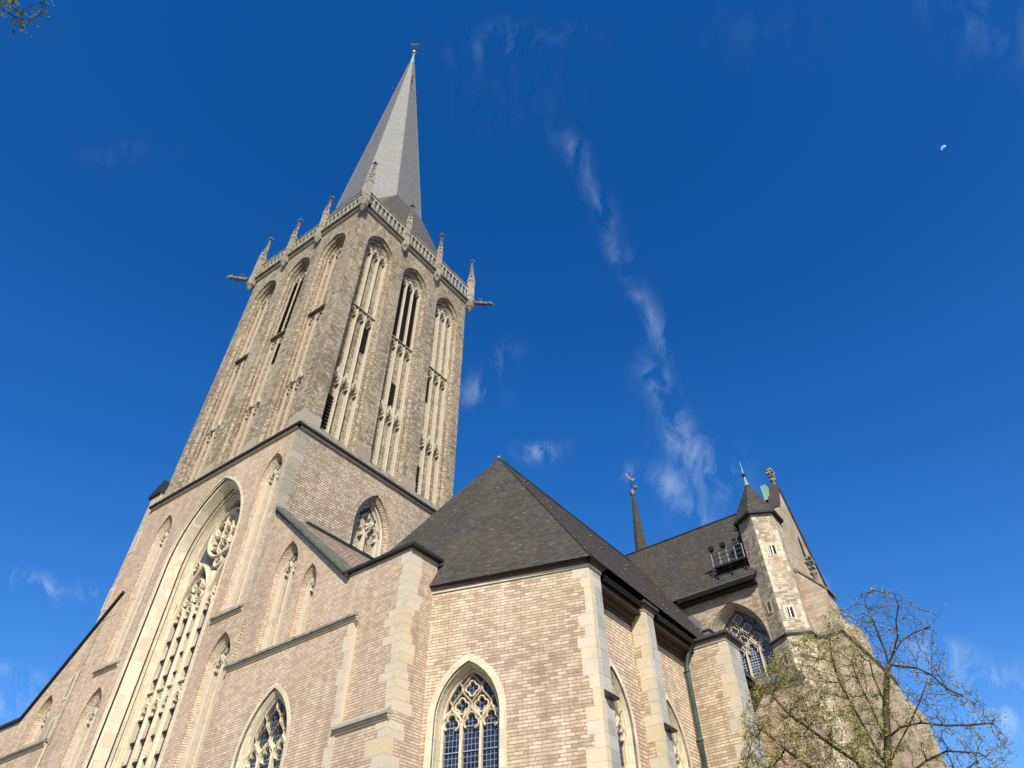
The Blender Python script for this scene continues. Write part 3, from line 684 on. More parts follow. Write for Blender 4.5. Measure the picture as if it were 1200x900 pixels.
for fr, cs_, side in ((UW, NW_, 'w'), (US, NS_, 's')):
    for k, c in enumerate(cs_):
        ca = c
        louv = []
        if k == 1: louv = [(0, 45.4, 52.9), (1, 45.4, 53.3), (2, 45.4, 52.9)]
        if side == 's':
            if k == 0: louv += [(2, 41.2, 44.0), (0, 32.4, 35.4)]
            if k == 1: louv += [(1, 38.2, 40.6)]
            if k == 2: louv += [(0, 41.3, 44.0), (0, 32.2, 34.6)]
        else:
            if k == 1: louv += [(1, 41.8, 44.2)]
        ob = blind_niche(fr, ca, nw, nz0, nzs, nh, 3, stepsU, .95, brick_tower, [36.5, 44.2], 'belfry_opening' if k == 1 else 'blind_niche',
                    louv=louv, mull=.115 if side == 's' else .085, dtr=.58 if side == 's' else .76, thick=.2, mt=stone_mull if side == 's' else stone_tan)
        sc2 = MB(); sc2.box(fr, c - nw + .30, c + nw - .30, 45.0, 45.10, .50, .94, stone_dirt_shadow); sc2.box(fr, c - nw + .30, c + nw - .30, 45.101, 45.2, .56, .94, stone_mull)
        sc2.build('transom', ob); sc2 = MB(); sc2.box(fr, c - nw + .30, c + nw - .30, 37.38, 37.5, .74, .94, stone_mull)
        # crisp little gablets above the middle band
        pt = 2 * (nw - .30) / 3
        sc2.build('transom', ob)
        for i in range(3):
            u = c - nw + .30 + pt * (i + .5); sc2 = MB()
            sc2.prism(fr, [(u - pt * .4, 37.15), (u - pt * .22, 37.1), (u, 37.6), (u + pt * .22, 37.1), (u + pt * .4, 37.15), (u + pt * .14, 37.55), (u, 38.0), (u - pt * .14, 37.55)], .62, .72, stone_mull)
            sc2.build('gablet', ob)
# plinth blocks at foot of the piers, above the cornice
for fr, cs_, e0, e1 in ((UW, NW_, UY0, UY1), (US, NS_, UX0, UX1)):
    ed = [e0] + [x for c in cs_ for x in (c - nw, c + nw)] + [e1]
    for i in range(0, 8, 2):
        if ed[i + 1] - ed[i] > .25: pl = MB(); pl.box(fr, ed[i] - .02, ed[i + 1] + .02, ZC + .6, ZC + 1.75, -.05, .05, stone_brown); pl.build('plinth', church)
# head cornice of the tower
hc = MB()
for fr, a, b in ((UW, UY0 - .42, UY1 + .42), (US, UX0 - .42, UX1 + .42)):
    hc.box(fr, a + .2, b - .2, ZT - .25, ZT - .003, -.2, 0, stone_mull)
    hc.box(fr, a, b, ZT, ZT + .22, -.42, .4, stone_dirt_shadow)
    hc.box(fr, a + .12, b - .12, ZT + .222, ZT + .40, -.30, .3, stone)
hc.build('cornice', church, 'projecting cornice under the tower balustrade')
def balustrade(fr, a, b):
    mb = MB(); z0, z1 = ZT + .40, ZT + 2.35
    n = int((b - a) / .52); st = (b - a) / n; H = []
    for i in range(n):
        c = a + st * (i + .5); H.append(light(c, st * .385, z0 + .14, z1 - .26, .95))
        if i: pass
    out = [(a, z0), (b, z0), (b, z1), (a, z1)]
    ok = []
    for h in H:
        if area(h) < 0: h = h[::-1]
        if any(any(inpoly(p, g) for p in h) or any(inpoly(p, h) for p in g) for g in ok): continue
        ok.append(h)
    mb.prism(fr, out, -.16, .06, stone_pin, ok)
    mb.box(fr, a, b, z1 + .002, z1 + .16, -.24, .14, stone_dirt_shadow)
    return mb.build('balustrade', church)
balustrade(UW, UY0 - .2, UY1 + .2); balustrade(US, UX0 - .2, UX1 + .2)
balustrade(lambda u, z, d: (UX1 - d, u, z), UY0 - .2, UY1 + .2); balustrade(lambda u, z, d: (u, UY1 - d, z), UX0 - .2, UX1 + .2)

def pinnacle(x, y, sz, zb, zs_, zt, corner=False, parent=None, base=True):
    mb = MB(); s = sz / 2
    rot = R(45)
    rk = s * 1.414
    # shaft with sunk faces, gablets, spirelet with crockets and a finial
    mb.lathe((x, y, 0), [(rk, zb + .9), (rk, zb + 1.3), (rk * .92, zb + 1.35), (rk * .92, zs_ - .5), (rk * 1.04, zs_ - .42), (rk * 1.04, zs_ - .3), (rk * .8, zs_)], stone_pin, 4, rot=rot, smooth=False)
    for k in range(4):
        a = R(90 * k); dx, dy = math.cos(a), math.sin(a); tx, ty = -dy, dx
        fr = lambda u, z, d: (x + dx * (s * .93 - d) + tx * u, y + dy * (s * .93 - d) + ty * u, z)
        mb.prism(fr, [(-s * .9, zs_ - .45), (s * .9, zs_ - .45), (0, zs_ + .75)], -.05, .12, stone_pin)
        mb.ball(fr(0, zs_ + .85, 0), .09, stone_dirt_shadow)
        for q in (-1, 1): mb.ball(fr(q * s * .45, zs_ + .2, -.02), .07, stone_dirt_shadow)
        mb.box(fr, -s * .78, s * .78, zb + 1.5, zb + 1.62, -.02, .1, stone_dirt_shadow)
    mb.lathe((x, y, 0), [(rk * .62, zs_), (rk * .42, zs_ + (zt - zs_) * .3), (rk * .12, zt - .35), (rk * .10, zt - .2)], stone_pin, 4, rot=rot, smooth=False)
    nz_ = 7
    for i in range(nz_):
        t = .08 + .82 * i / nz_; zz = zs_ + (zt - zs_) * t; rr = rk * (.60 - .50 * t)
        for k in range(4):
            a = rot + R(90 * k); mb.ball((x + (rr + .05) * math.cos(a), y + (rr + .05) * math.sin(a)  , zz), .065, stone_dirt_shadow, sq=1.2, n=6)
    o = mb.build('pinnacle', church if parent is None else parent)
    cr = MB()
    cr.lathe((x, y, zt - .3), [(.05, 0), (.17, .08), (.19, .16), (.07, .24), (.08, .3), (.14, .38), (.02, .5)], stone_dirt_shadow, 8)
    for k in range(4):
        a = R(90 * k + 45); cr.ball((x + .2 * math.cos(a), y + .2 * math.sin(a), zt - .17), .1, stone_dirt_shadow)
    cr.build('finial', o)
    if base:
        cb = MB()
        cb.lathe((x, y, 0), [(rk * .1, zb - .95), (rk * .45, zb - .75), (rk * .55, zb - .65), (rk * .5, zb - .6), (rk * .9, zb - .3), (rk * 1.05, zb - .25), (rk * 1.05, zb - .02), (rk * 1.0, zb + .3), (rk * 1.0, zb + .9)], stone_pin if not corner else stone_dirt_shadow, 8 if corner else 4, rot=R(22.5) if corner else rot, smooth=False)
        cb.build('corbel', o)
    return o
for c in (25.65, 30.35): pinnacle(c, UY0 - .36, .46, 56.3, 60.4, 63.4)
for c in (37.75, 42.45): pinnacle(UX0 - .36, c, .46, 56.3, 60.4, 63.4)
for (x, y) in ((UX0 - .3, UY0 - .3), (UX1 + .3, UY0 - .3), (UX0 - .3, UY1 + .3), (UX1 + .3, UY1 + .3)): pinnacle(x, y, .62, 56.3, 60.8, 64.3, True)
def gargoyle(x, y, dx, dy, L=2.0):
    mb = MB(); l = math.hypot(dx, dy); dx /= l; dy /= l; z = 57.0
    P = lambda t, h=0, s=0: (x + dx * t - dy * s, y + dy * t + dx * s, z + h)
    mb.tube([P(0, -.1), P(L * .35, .0), P(L * .6, .05), P(L * .75, .12), P(L * .88, .1), P(L, .0)], [.26, .22, .17, .15, .2, .13], stone_dirt_shadow, 7)
    for s in (-1, 1):
        mb.tube([P(L * .82, .2, s * .08), P(L * .8, .38, s * .16)], [.07, .02], stone_dirt_shadow, 5)      # ears
        mb.tube([P(L * .45, -.05, s * .18), P(L * .55, -.18, s * .2), P(L * .68, -.08, s * .16)], [.08, .07, .04], stone_dirt_shadow, 5)   # folded legs
        mb.tube([P(L * .3, .15, s * .1), P(L * .4, .34, s * .3), P(L * .15, .3, s * .34)], [.05, .07, .02], stone_dirt_shadow, 5)  # wings
    mb.tube([P(L * .9, -.06), P(L * 1.06, -.1)], [.09, .05], stone_dirt_shadow, 6)
    mb.build('gargoyle', church)
gargoyle(UX1 + .65, UY0 - .65, 1, -1); gargoyle(UX0 - .65, UY1 + .65, -1, 1); gargoyle(UX1 + .65, UY1 + .65, 1, 1)

# --- spire
TIP = Vector((25.55, 38.6, 116)); ZB = 68.0; Z0 = 60.0; R0 = 6.0
def octring(z, R_=None):
    k = (TIP.z - z) / (TIP.z - Z0); c = TIP.xy * (1 - k) + Vector((CX, CY)) * k; rr = R0 * k if R_ is None else R_
    return [Vector((c.x + rr * math.cos(R(22.5 + 45 * i)), c.y + rr * math.sin(R(22.5 + 45 * i)), z)) for i in range(8)]
sp = MB()
lv = [ZB, 78, 88, 98, 107, 112.0]
for a, b in zip(lv[:-1], lv[1:]):
    A, B = octring(a), octring(b)
    for i in range(8):
        sp.poly([A[i], A[(i + 1) % 8], B[(i + 1) % 8], B[i]], slate_spire, .5)
# square roof below, its hips running up to the diagonal faces
A = octring(ZB); hq = 6.9; zq = ZT + .9
sq = [Vector((CX + sx * hq, CY + sy * hq, zq)) for sx, sy in ((1, 1), (-1, 1), (-1, -1), (1, -1))]
for q in range(4):
    i0 = 2 * q; a, b = A[i0], A[i0 + 1]; mlow = (a + b) / 2; mlow.z -= 1.3; mlow += (Vector((mlow.x - CX, mlow.y - CY, 0))).normalized() * .1
    sp.poly([a, mlow, b], slate_spire, .5)
    sp.poly([sq[q], mlow, a], slate_skirt, .5); sp.poly([sq[q], mlow, b], slate_skirt, .5)
    nx = A[(i0 + 2) % 8]; sp.poly([sq[q], sq[(q + 1) % 4], nx, b], slate_skirt, .5)
spo = sp.build('spire', church, 'octagonal grey slate spire with a flared foot')
hr = MB()
for i in range(8):
    hr.tube([octring(ZB)[i] * 1.0, octring(111.5)[i]], [.07, .04], lead, 5)
hr.build('hip_rolls', spo)
ct = MB(); r1_ = octring(111.9, .42)
ax = (TIP - Vector((CX, CY, Z0))).normalized(); tb_ = Vector((sum(v.x for v in r1_) / 8, sum(v.y for v in r1_) / 8, 111.9))
ct.lathe(tb_, [(.45, 0), (.30, 1.2), (.16, 3.0), (.10, 4.2)], copper_green, 8, axis=ax)
ct.build('copper_tip', spo)
gb_ = MB(); gb_.ball(tb_ + ax * 4.55, .42, gold, n=12); gb_.build('gilded_ball', spo)
vn = MB(); bp_ = tb_ + ax * 4.9
vn.tube([bp_, bp_ + ax * 3.6], [.06, .04], iron, 5)
side = Vector((.58, -.81, 0))
for hgt, ln in ((1.1, .75), (1.7, .5)):
    vn.tube([bp_ + ax * hgt - side * ln, bp_ + ax * hgt + side * ln], .05, iron, 5)
    for s in (-1, 1): ring(vn, lambda u, z, d: tuple(bp_ + ax * (hgt + z) + side * (s * ln * .6 + u)), 0, 0, .2, 0, .035, iron, 8)
vn.prism(lambda u, z, d: tuple(bp_ + ax * (2.6 + z) + side * u + side.cross(ax) * d), [(-.75, .25), (-.5, .05), (0, -.05), (.35, .1), (.55, .45), (.75, .5), (.6, .62), (.45, .65), (.25, .35), (-.3, .4), (-.7, .85), (-.8, .5)], -.04, .04, iron)
vn.build('weathercock', spo)
hk = MB()
for z, rr in ((101.0, 1), (103.0, 1)):
    for i, v in enumerate(octring(z)):
        c = Vector((sum(w_.x for w_ in octring(z)) / 8, sum(w_.y for w_ in octring(z)) / 8, z)); o_ = (v - c).normalized()
        if (i + int(z)) % 2: continue
        hk.tube([v, v + o_ * .55 + Vector((0, 0, .1)), v + o_ * .6 + Vector((0, 0, .6))], .05, iron, 4)
        hk.ball(v + o_ * .6 + Vector((0, 0, .65)), .14, iron, n=6)
hk.build('roof_hooks', spo)

# --- west front of the south aisle
WF = FWx(20.12); ZA = 17.85
fw = MB()
d1 = (29.6, .86, 15.75, 19.9, 1.55); d2 = (27.45, .58, 15.75, 18.3, 1.15)
top_poly = [(TY0, 15.35), (TY0, 24.05), (24.6, ZA), (20.55, ZA), (20.55, 0), (23.3, 0), (23.3, 15.35)]
fw.fill(WF, top_poly, [arch(d1[0], d1[1], d1[2], d1[3], rfor(d1[1], d1[4])), arch(d2[0], d2[1], d2[2], d2[3], rfor(d2[1], d2[4]))], 0, brick_facade)
WP = FWx(19.85)
win = dict(c=27.75, w=1.72, z0=6.0, zs=11.1, h=2.75)
fw.fill(WP, [(23.3, 0), (31.75, 0), (31.75, 15.38), (23.3, 15.38)], [arch(win['c'], win['w'], win['z0'], win['zs'], rfor(win['w'], win['h']), 12)], 0, brick_facade)
fw.poly([(19.85, 23.3, 0), (20.12, 23.3, 0), (20.12, 23.3, 15.38), (19.85, 23.3, 15.38)], stone)
fw.poly([(19.85, 31.75, 0), (20.12, 31.75, 0), (20.12, 31.75, 15.38), (19.85, 31.75, 15.38)], stone)
fw.poly([(19.85, 23.3, 15.38), (20.12, 23.3, 15.38), (20.12, 31.75, 15.38), (19.85, 31.75, 15.38)], stone)
fw.wbox((19.88, 20.55, 0), (20.12, 23.3, 10.95), brick_facade)
# return towards the side chapel
FA = FSy(20.55)
fw.fill(FA, [(20.12, 0), (21.9, 0), (21.9, ZA), (20.12, ZA)], [], 0, brick_facade)
fw.poly([(21.78, 20.552, 15), (21.78, 24.6, 15), (21.78, 24.6, ZA - .02), (21.78, 20.552, ZA - .02)], brick_facade)
fw.build('facade_wall', church, 'west wall of the south aisle with a sloping top')
quoins((20.12, 20.55), (1, 0), (0, 1), 11.2, ZA - .12, la=(.85, .5), lb=(.5, .95), seed=11)
quoins((19.88, 20.55), (1, 0), (0, 1), 3, 10.9, la=(.85, .5), lb=(.5, .95), seed=12)
rr_ = random.Random(4); sm_ = MB(); z = 3.0     # dressed edge stones where the lower wall steps forward
while z < 15.2:
    hh = rr_.uniform(.4, .7); L_ = rr_.choice((.25, .3, .45)); sm_.box(WP, 23.295, 23.3 + L_, z + .004, min(z + hh, 15.3) - .004, -.006, .1, stone_quoin, rr_.random()); z += hh
sm_.build('edge_stones', church)
ss = MB(); string_course(ss, WP, 23.05, 31.78, 15.4, .2, .16); ss.build('string_course', church); ss = MB(); string_course(ss, FWx(19.88), 20.45, 23.4, 11.0, .2, .18, stone_brown)
ss.build('string_course', church)
stF = [(.0, .10, brick_facade), (.12, .34, brick_facade), (.15, .36, stone_mull), (.2, .62, stone_mull)]
blind_niche(WF, *d1, 2, stF, .62, brick_facade, None, 'blind_lancet', dtr=.38, thick=.12, mull=.12)
blind_niche(WF, *d2, 1, stF, .62, brick_facade, None, 'blind_lancet', dtr=.38, thick=.12, mull=.1)
# sloping lead-and-copper verge and the small lean-to roof behind it
ve = MB()
def slope_z(y): return 24.1 + (y - 31.45) * (6.15 / 6.85)
y0_, y1_ = 24.45, 31.72
ve.hexa([(19.95, y0_, slope_z(y0_) - .12), (21.6, y0_ + .1, slope_z(y0_) - .02), (20.5, y1_, slope_z(y1_) - .02), (19.95, y1_, slope_z(y1_) - .12),
         (19.95, y0_, slope_z(y0_) + .05), (21.6, y0_ + .1, slope_z(y0_) + .22), (20.5, y1_, slope_z(y1_) + .12), (19.95, y1_, slope_z(y1_) + .05)], copper)
ve.build('copper_verge', church, 'green copper verge sloping down from the tower')
veb = MB(); veb.hexa([(19.93, y0_ - .05, slope_z(y0_) - .22), (20.4, y0_ - .05, slope_z(y0_) - .22), (20.4, y1_, slope_z(y1_) - .22), (19.93, y1_, slope_z(y1_) - .22),
          (19.93, y0_ - .05, slope_z(y0_) - .125), (20.4, y0_ - .05, slope_z(y0_) - .125), (20.4, y1_, slope_z(y1_) - .125), (19.93, y1_, slope_z(y1_) - .125)], blackm)
veb.build('verge_edge', church)
cp = MB(); cp.hexa([(19.93, 20.3, ZA - .0), (20.6, 20.3, ZA), (20.6, 24.7, ZA), (19.93, 24.7, ZA), (19.93, 20.3, ZA + .14), (20.6, 20.3, ZA + .16), (20.6, 24.7, ZA + .16), (19.93, 24.7, ZA + .14)], blackm)
cp.box(FA, 20.61, 22.05, ZA, ZA + .14, -.25, .3, blackm); cp.build('coping', church)
lt = MB(); lt.poly([(20.3, 26.2, slope_z(26.2) - .05), (30.0, 26.2, slope_z(26.2) - .05), (30.0, 31.79, slope_z(31.79) - .05), (20.3, 31.79, slope_z(31.79) - .05)], tile)
lt.build('lean_to_roof', church, 'small reddish tiled roof beside the tower')
fl = MB(); fl.box(S, 22.2, 34.5, 24.05, 24.42, -.20, -.002, blackm); fl.build('flashing', church)

def glazed(fr, c, w, z0, zs, h, n, ringw=.28, depth=.5, label=None, gm=None, jm=None, mull=.105, barstep=.95, splay=.3, parent=None, rise=-.15, foils=True):
    r = rfor(w, h); jm = jm or stone_jamb; mb = MB()
    niche(mb, fr, c, w, z0, zs, r, [(0, -.012, jm), (ringw, -.012, jm), (ringw + .02, .09, stone_dirt_shadow), (ringw + .05, .09, jm), (ringw + splay * .55, depth * .62, jm), (ringw + splay * .58, depth * .70, jm), (ringw + splay * .75, depth * .66, jm), (ringw + splay, depth, jm), (ringw + splay, depth + .45, jm)], 12)  # dark strip inside the outer ring paints its shadow gap
    o = mb.build('window', church if parent is None else parent, label)
    dl = ringw + splay; w2, r2 = w - dl, r - dl
    tb = MB(); bartracery(tb, fr, c, w2, z0 + dl, zs, r2, n, mull, depth + .04, depth + .24, jm, (), rise, foils); tb.build('tracery', o)
    g = MB(); g.fill(fr, arch(c, w2, z0 + dl, zs, r2, 9, .01), [], depth + .235, gm or glass); g.build('glass', o)
    z = z0 + dl + barstep * .6
    while z < zs:
        b = MB(); b.box(fr, c - w2, c + w2, z, z + .035, depth + .19, depth + .225, steel); b.build('saddle_bar', o)
        z += barstep
    return o
glazed(WP, win['c'], win['w'], win['z0'], win['zs'], win['h'], 3, .20, .26, 'three light window in the west aisle wall', splay=.24, mull=.085, foils=False)

# --- angled chapel wall
TXd, TYd = .3256, -.9455
FR = FRd(21.73, 20.55, TXd, TYd)
LEN = 7.12; ZE = 16.42
cw = MB(); cwin = dict(c=1.82, w=1.62, z0=5.0, zs=11.15, h=2.35)
cw.fill(FR, [(-.05, 0), (LEN, 0), (LEN, ZE), (-.05, ZE)], [arch(cwin['c'], cwin['w'], cwin['z0'], cwin['zs'], rfor(cwin['w'], cwin['h']), 12)], 0, brick_chapel)
cw.build('chapel_wall', church, 'angled wall of creamy blocks holding a three light window')
glazed(FR, cwin['c'], cwin['w'], cwin['z0'], cwin['zs'], cwin['h'], 3, .27, .45, 'three light window with flowing tracery in the angled chapel wall', splay=.13, mull=.12, barstep=.85)
qc = MB(); rs = random.Random(31); z = 3.0
while z < ZE - .2:
    hh = min(rs.uniform(.38, .62), ZE - .15 - z); L_ = rs.choice((.28, .38, .6, .72)); qc.box(FR, LEN - L_, LEN + .03, z + .003, z + hh - .003, -.008, .2, stone_quoin, rs.random()); z += hh
qc.build('quoins', church)
ec = MB()   # stone band + moulded metal eaves
ec.box(FR, -.02, LEN + .05, ZE - .14, ZE - .002, -.06, .1, stone_jamb)
ec.box(FR, -.02, LEN + .02, ZE, ZE + .12, -.16, .3, bronze); ec.box(FR, -.02, LEN + .02, ZE + .122, ZE + .26, -.28, .3, bronze)
ec.build('eaves', church)

def buttress(x0, x1, y0, y1, zt, setz=None, so=None, brick=None, name='buttress', label=None, seed=5, cap=True, allside=True):
    """projects south to y0; x0 west face; quoined; side face mostly dressed stone"""
    brick = brick or brick_chapel; mb = MB()
    mb.wbox((x0, y0, 0), (x1, y1, zt), brick)
    o = mb.build(name, church, label)
    q = MB(); rs = random.Random(seed); z = 2.0
    while z < zt - .2:
        hh = min(rs.uniform(.38, .6), zt - .14 - z); L_ = rs.choice((.35, .4, .62, .7)); L_ = min(L_, (y1 - y0) * .72)
        q.wbox((x0 - .006, y0 - .006, z + .006), (x0 + .3, y0 + L_, z + hh - .003), stone_quoin, rs.random())
        q.wbox((x0 + .301, y0 - .0055, z + .003), (x1 + .005, y0 + .2, z + hh - .003), stone_grey, rs.random())
        z += hh
    q.build('quoins', o)
    if cap:
        c = MB()
        c.wbox((x0 - .05, y0 - .05, zt - .14), (x1 + .05, y1, zt - .004), stone_jamb)
        c.wbox((x0 - .16, y0 - .16, zt), (x1 + .16, y1, zt + .11), bronze)
        c.wbox((x0 - .25, y0 - .25, zt + .112), (x1 + .25, y1, zt + .24), bronze)
        c.build('cap', o)
    return o
buttress(24.06, 24.95, 13.8, 14.9, 16.40, seed=5, label='corner buttress at the end of the angled chapel wall', cap=False)
bc = MB(); bc.wbox((24.1, 13.74, 16.26), (25.0, 14.6, 16.416), stone_jamb); bc.wbox((24.0, 13.62, 16.42), (25.1, 14.6, 16.54), bronze); bc.wbox((23.95, 13.5, 16.542), (25.2, 14.6, 16.68), bronze)
bc.build('coping', church)
buttress(28.70, 29.6, 13.8, 14.9, 16.2, seed=6, label='narrow buttress between the two side windows')
buttress(34.13, 35.8, 12.2, 14.9, 16.2, seed=7, label='broad buttress right of the green downpipe')
for x in (24.3, 29.0):
    k = MB(); k.hexa([(x, 13.5, 11.2), (x + .62, 13.5, 11.2), (x + .62, 13.8, 11.2), (x, 13.8, 11.2), (x, 13.5, 11.28), (x + .62, 13.5, 11.28), (x + .62, 13.8, 11.5), (x, 13.8, 11.5)], iron); k.build('drip_stone', church)
# --- south aisle wall
A_S = FSy(14.55); aw = MB(); AW = ((26.45, 1.5, 5.0, 10.9, 2.5), (31.35, 1.5, 5.0, 10.9, 2.5))
aw.fill(A_S, [(24.9, 0), (43.4, 0), (43.4, 15.9), (24.9, 15.9)], [arch(c, w, z0, zs, rfor(w, h), 12) for c, w, z0, zs, h in AW], 0, brick_aisle)
aw.build('aisle_wall', church, 'south aisle wall of pale blocks under a dark eaves gutter')
for i, a in enumerate(AW): glazed(A_S, *a, 3, .22, .26, None, splay=.14)
for a, b in ((24.96, 28.68), (29.62, 34.12), (35.82, 43.25)):
    sf = MB(); sf.box(A_S, a, b, 15.55, 15.72, -.10, .0, wood); sf.box(A_S, a, b, 15.9, 15.96, -.62, .02, wood); sf.box(A_S, a, b, 15.722, 15.898, -.28, .0, wood)
    sf.box(A_S, a, b, 15.962, 16.1, -.60, -.52, wood); sf.build('soffit', church)
for a, b in ((25.25, 28.4), (29.9, 33.95), (36.1, 42.9)):
    gt = MB(); gt.box(A_S, a, b, 16.12, 16.34, -.80, -.62, gutter_m); gt.tube([A_S(a, 16.36, -.80), A_S(b, 16.36, -.80)], .03, copper, 6); gt.build('gutter', church)
dp = MB()
dp.tube([(33.75, 13.85, 16.2), (33.72, 14.15, 15.7), (33.7, 14.3, 15.2), (33.7, 14.32, 0.2)], .11, pipe_m, 10)
for z in (14.9, 11.9, 8.9, 5.9): dp.lathe((33.7, 14.32, z), [(.115, 0), (.15, .02), (.15, .12), (.115, .14)], pipe_m, 10); dp.box(A_S, 33.68, 33.72, z + .03, z + .09, -.2, 0, iron)
dp.build('downpipe', church)

# --- aisle roof: hipped over the chapel, ridge running east into the transept
YR = 21.2; APX = Vector((27.25, YR, 27.15)); ZEV = 16.55
rf = MB()
Ae = Vector((23.75, 13.45, ZEV)); Be = Vector((21.45, 20.5, ZEV)); Ne = Vector((20.75, 28.5, ZEV)); SE = Vector((43.3, 13.75, ZEV)); RE = Vector((48.5, YR, 27.15)); NE = Vector((48.5, 28.6, ZEV))
rf.poly([Ae, Be, APX], slate, .5); rf.poly([Be, Ne, APX], slate, .5); rf.poly([Ae, SE, Vector((48.5, 13.75, ZEV)), RE, APX], slate_south, .5); rf.poly([Ne, NE, RE, APX], slate, .5)
rfo = rf.build('aisle_roof', church, 'steep dark slate roof hipped above the angled chapel')
rl = MB(); rl.tube([APX, (43.2, YR, 27.15)], .09, lead, 6); rl.tube([Ae, APX], .07, slate, 5); rl.ball(APX, .16, lead); rl.build('ridge_roll', rfo)
rs = random.Random(9)
tp = (27.15 - ZEV) / (YR - 13.75)
for i in range(26):
    sg = MB(); t = rs.uniform(.12, .9); y = 13.75 + (YR - 13.75) * t; x = rs.uniform(24.5 + 2.8 * t, 41.5); z = ZEV + (y - 13.75) * tp
    sg.tube([(x - .06, y - .02, z + .05), (x - .05, y - .10, z + .10), (x, y - .12, z + .09), (x + .05, y - .10, z + .10), (x + .06, y - .02, z + .05)], .022, lead, 4)
    sg.build('snow_hook', rfo)
# --- nave behind
nv = MB(); nv.wbox((35.6, 31.0, 0), (90, 47.9, 27), brick_transept); nv.build('nave_wall', church)
nr = MB(); nr.poly([(35.6, 30.6, 26.9), (90, 30.6, 26.9), (90, CY, 38), (35.6, CY, 38)], slate); nr.poly([(35.6, 48.3, 26.9), (90, 48.3, 26.9), (90, CY, 38), (35.6, CY, 38)], slate); nr.build('nave_roof', church)

# --- transept
XT = 43.3; T_W = FWx(XT); tr = MB(); tw = dict(c=14.62, w=2.0, z0=16.9, zs=19.25, h=2.85)
tr.fill(T_W, [(10.3, 0), (31.5, 0), (31.5, 23.1), (10.3, 23.1)], [arch(tw['c'], tw['w'], tw['z0'], tw['zs'], rfor(tw['w'], tw['h']), 12)], 0, brick_transept)
tr.wbox((43.5, 10.6, 0), (52.4, 14, 16), brick_transept)
tr.build('transept_wall', church, 'west wall of the south transept with its large window')
glazed(T_W, tw['c'], tw['w'], tw['z0'], tw['zs'], tw['h'], 4, .0, .75, 'large transept window half hidden by the stair turret', gm=glass_t, jm=stone_mull, mull=.12, barstep=.6, splay=.2)
ts = MB()
ts.hexa([(42.45, 11.2, 16.55), (42.45, 16.9, 16.55), (43.3, 16.9, 16.55), (43.3, 11.2, 16.55), (42.45, 11.2, 16.7), (42.45, 16.9, 16.7), (43.29, 16.9, 17.3), (43.29, 11.2, 17.3)], lead)
ts.wbox((42.35, 11.1, 16.40), (42.9, 16.9, 16.549), bronze); ts.build('lead_sill', church)
lw = MB(); lw.wbox((42.6, 11.0, 0), (43.28, 16.9, 16.4), brick_transept); lw.wbox((42.56, 11.0, 16.2), (42.7, 16.9, 16.395), stone_jamb); lw.build('transept_plinth_wall', church)
# roof
trf = MB(); zt_, sl_ = 23.15, 1.48; XR, ZR = 47.9, 30.55
trf.poly([(42.85, 12.4, 23.1), (42.85, 32, 23.1), (XR, 32, ZR), (XR, 10.5, ZR), (44.3, 10.5, 23.1 + 1.45 * 1.4752)], slate); trf.poly([(52.95, 10.5, 23.1), (52.95, 32, 23.1), (XR, 32, ZR), (XR, 10.5, ZR)], slate)
tro = trf.build('transept_roof', church, 'dark slate roof of the transept'); rr2 = MB(); rr2.tube([(XR, 10.6, ZR), (XR, 32, ZR)], .1, lead, 6); rr2.build('ridge_roll', tro)
tg = MB(); tg.wbox((42.62, 12.4, 22.72), (42.86, 17.9, 23.02), gutter_m); tg.wbox((42.62, 12.4, 23.022), (42.84, 17.9, 23.08), copper); tg.wbox((42.87, 12.4, 22.62), (43.29, 17.9, 22.72), blackm)
tg.build('gutter', church)
ld = MB()
ld.wbox((41.2, 15.6, 18.7), (43.2, 16.6, 19.9), lead); ld.wbox((41.1, 15.5, 19.902), (43.2, 16.8, 20.0), lead); ld.wbox((41.3, 14.9, 17.8), (43.2, 15.6, 18.65), lead)
ld.wbox((42.0, 16.8, 20.6), (43.28, 17.2, 21.4), lead)
ld.build('lead_flashing', church, 'stepped lead flashing where aisle roof meets the transept')
# south gable (seen nearly edge-on) with parapet
G = FSy(10.2); gz = MB()
gab = [(44.3, 0), (52.9, 0), (52.9, 24.1), (XR, 31.4), (44.3, 25.7)]
gz.prism(G, gab, 0, .6, gable_m)
go = gz.build('gable_wall', church, 'tall south gable of the transept')
gp = MB()
for s, x1 in ((-1, 43.1), (1, 53.1)):
    gp.prism(G, [(XR, 31.4), (XR, 31.7), (46.3, 29.35), (46.3, 29.0)] if s < 0 else [(XR, 31.4), (x1, 24.1 - .28), (x1, 24.2), (XR, 31.75)], -.12, .7, bronze)
gp.box(G, 52.6, 53.3, 23.5, 24.15, -.2, .7, stone_dirt_shadow); gp.build('parapet', go)
cpn = MB(); cpn.wbox((47.1, 10.82, 30.3), (47.95, 11.25, 31.55), copper_green); cpn.wbox((47.95, 10.3, 30.4), (48.15, 10.9, 31.8), bronze); cpn.build('copper_cheek', go)
def finial(x, y, z, h, parent=None, r=.28):
    mb = MB()
    mb.lathe((x, y, z), [(r * .5, 0), (r * .5, h * .3), (r * .9, h * .34), (r * .9, h * .4), (r * .4, h * .42), (r * .4, h * .6), (r, h * .68), (r * 1.1, h * .76), (r * .4, h * .8), (r * .6, h * .9), (.03, h)], stone_dirt_shadow, 8)
    for k in range(4):
        a = R(90 * k + 45)
        for t, q in ((.55, .75), (.72, 1.1), (.88, .7)): mb.ball((x + r * q * math.cos(a), y + r * q * math.sin(a), z + h * t), r * .38, stone_dirt_shadow)
    return mb.build('finial', parent or church)
finial(XR + .15, 10.4, 31.6, 1.75, go)
ns = MB(); ns.prism(G, arch(49.0, .35, 26.0, 27.2, rfor(.35, .6)), -.01, .02, dark_in); ns.build('blind_slit', go)
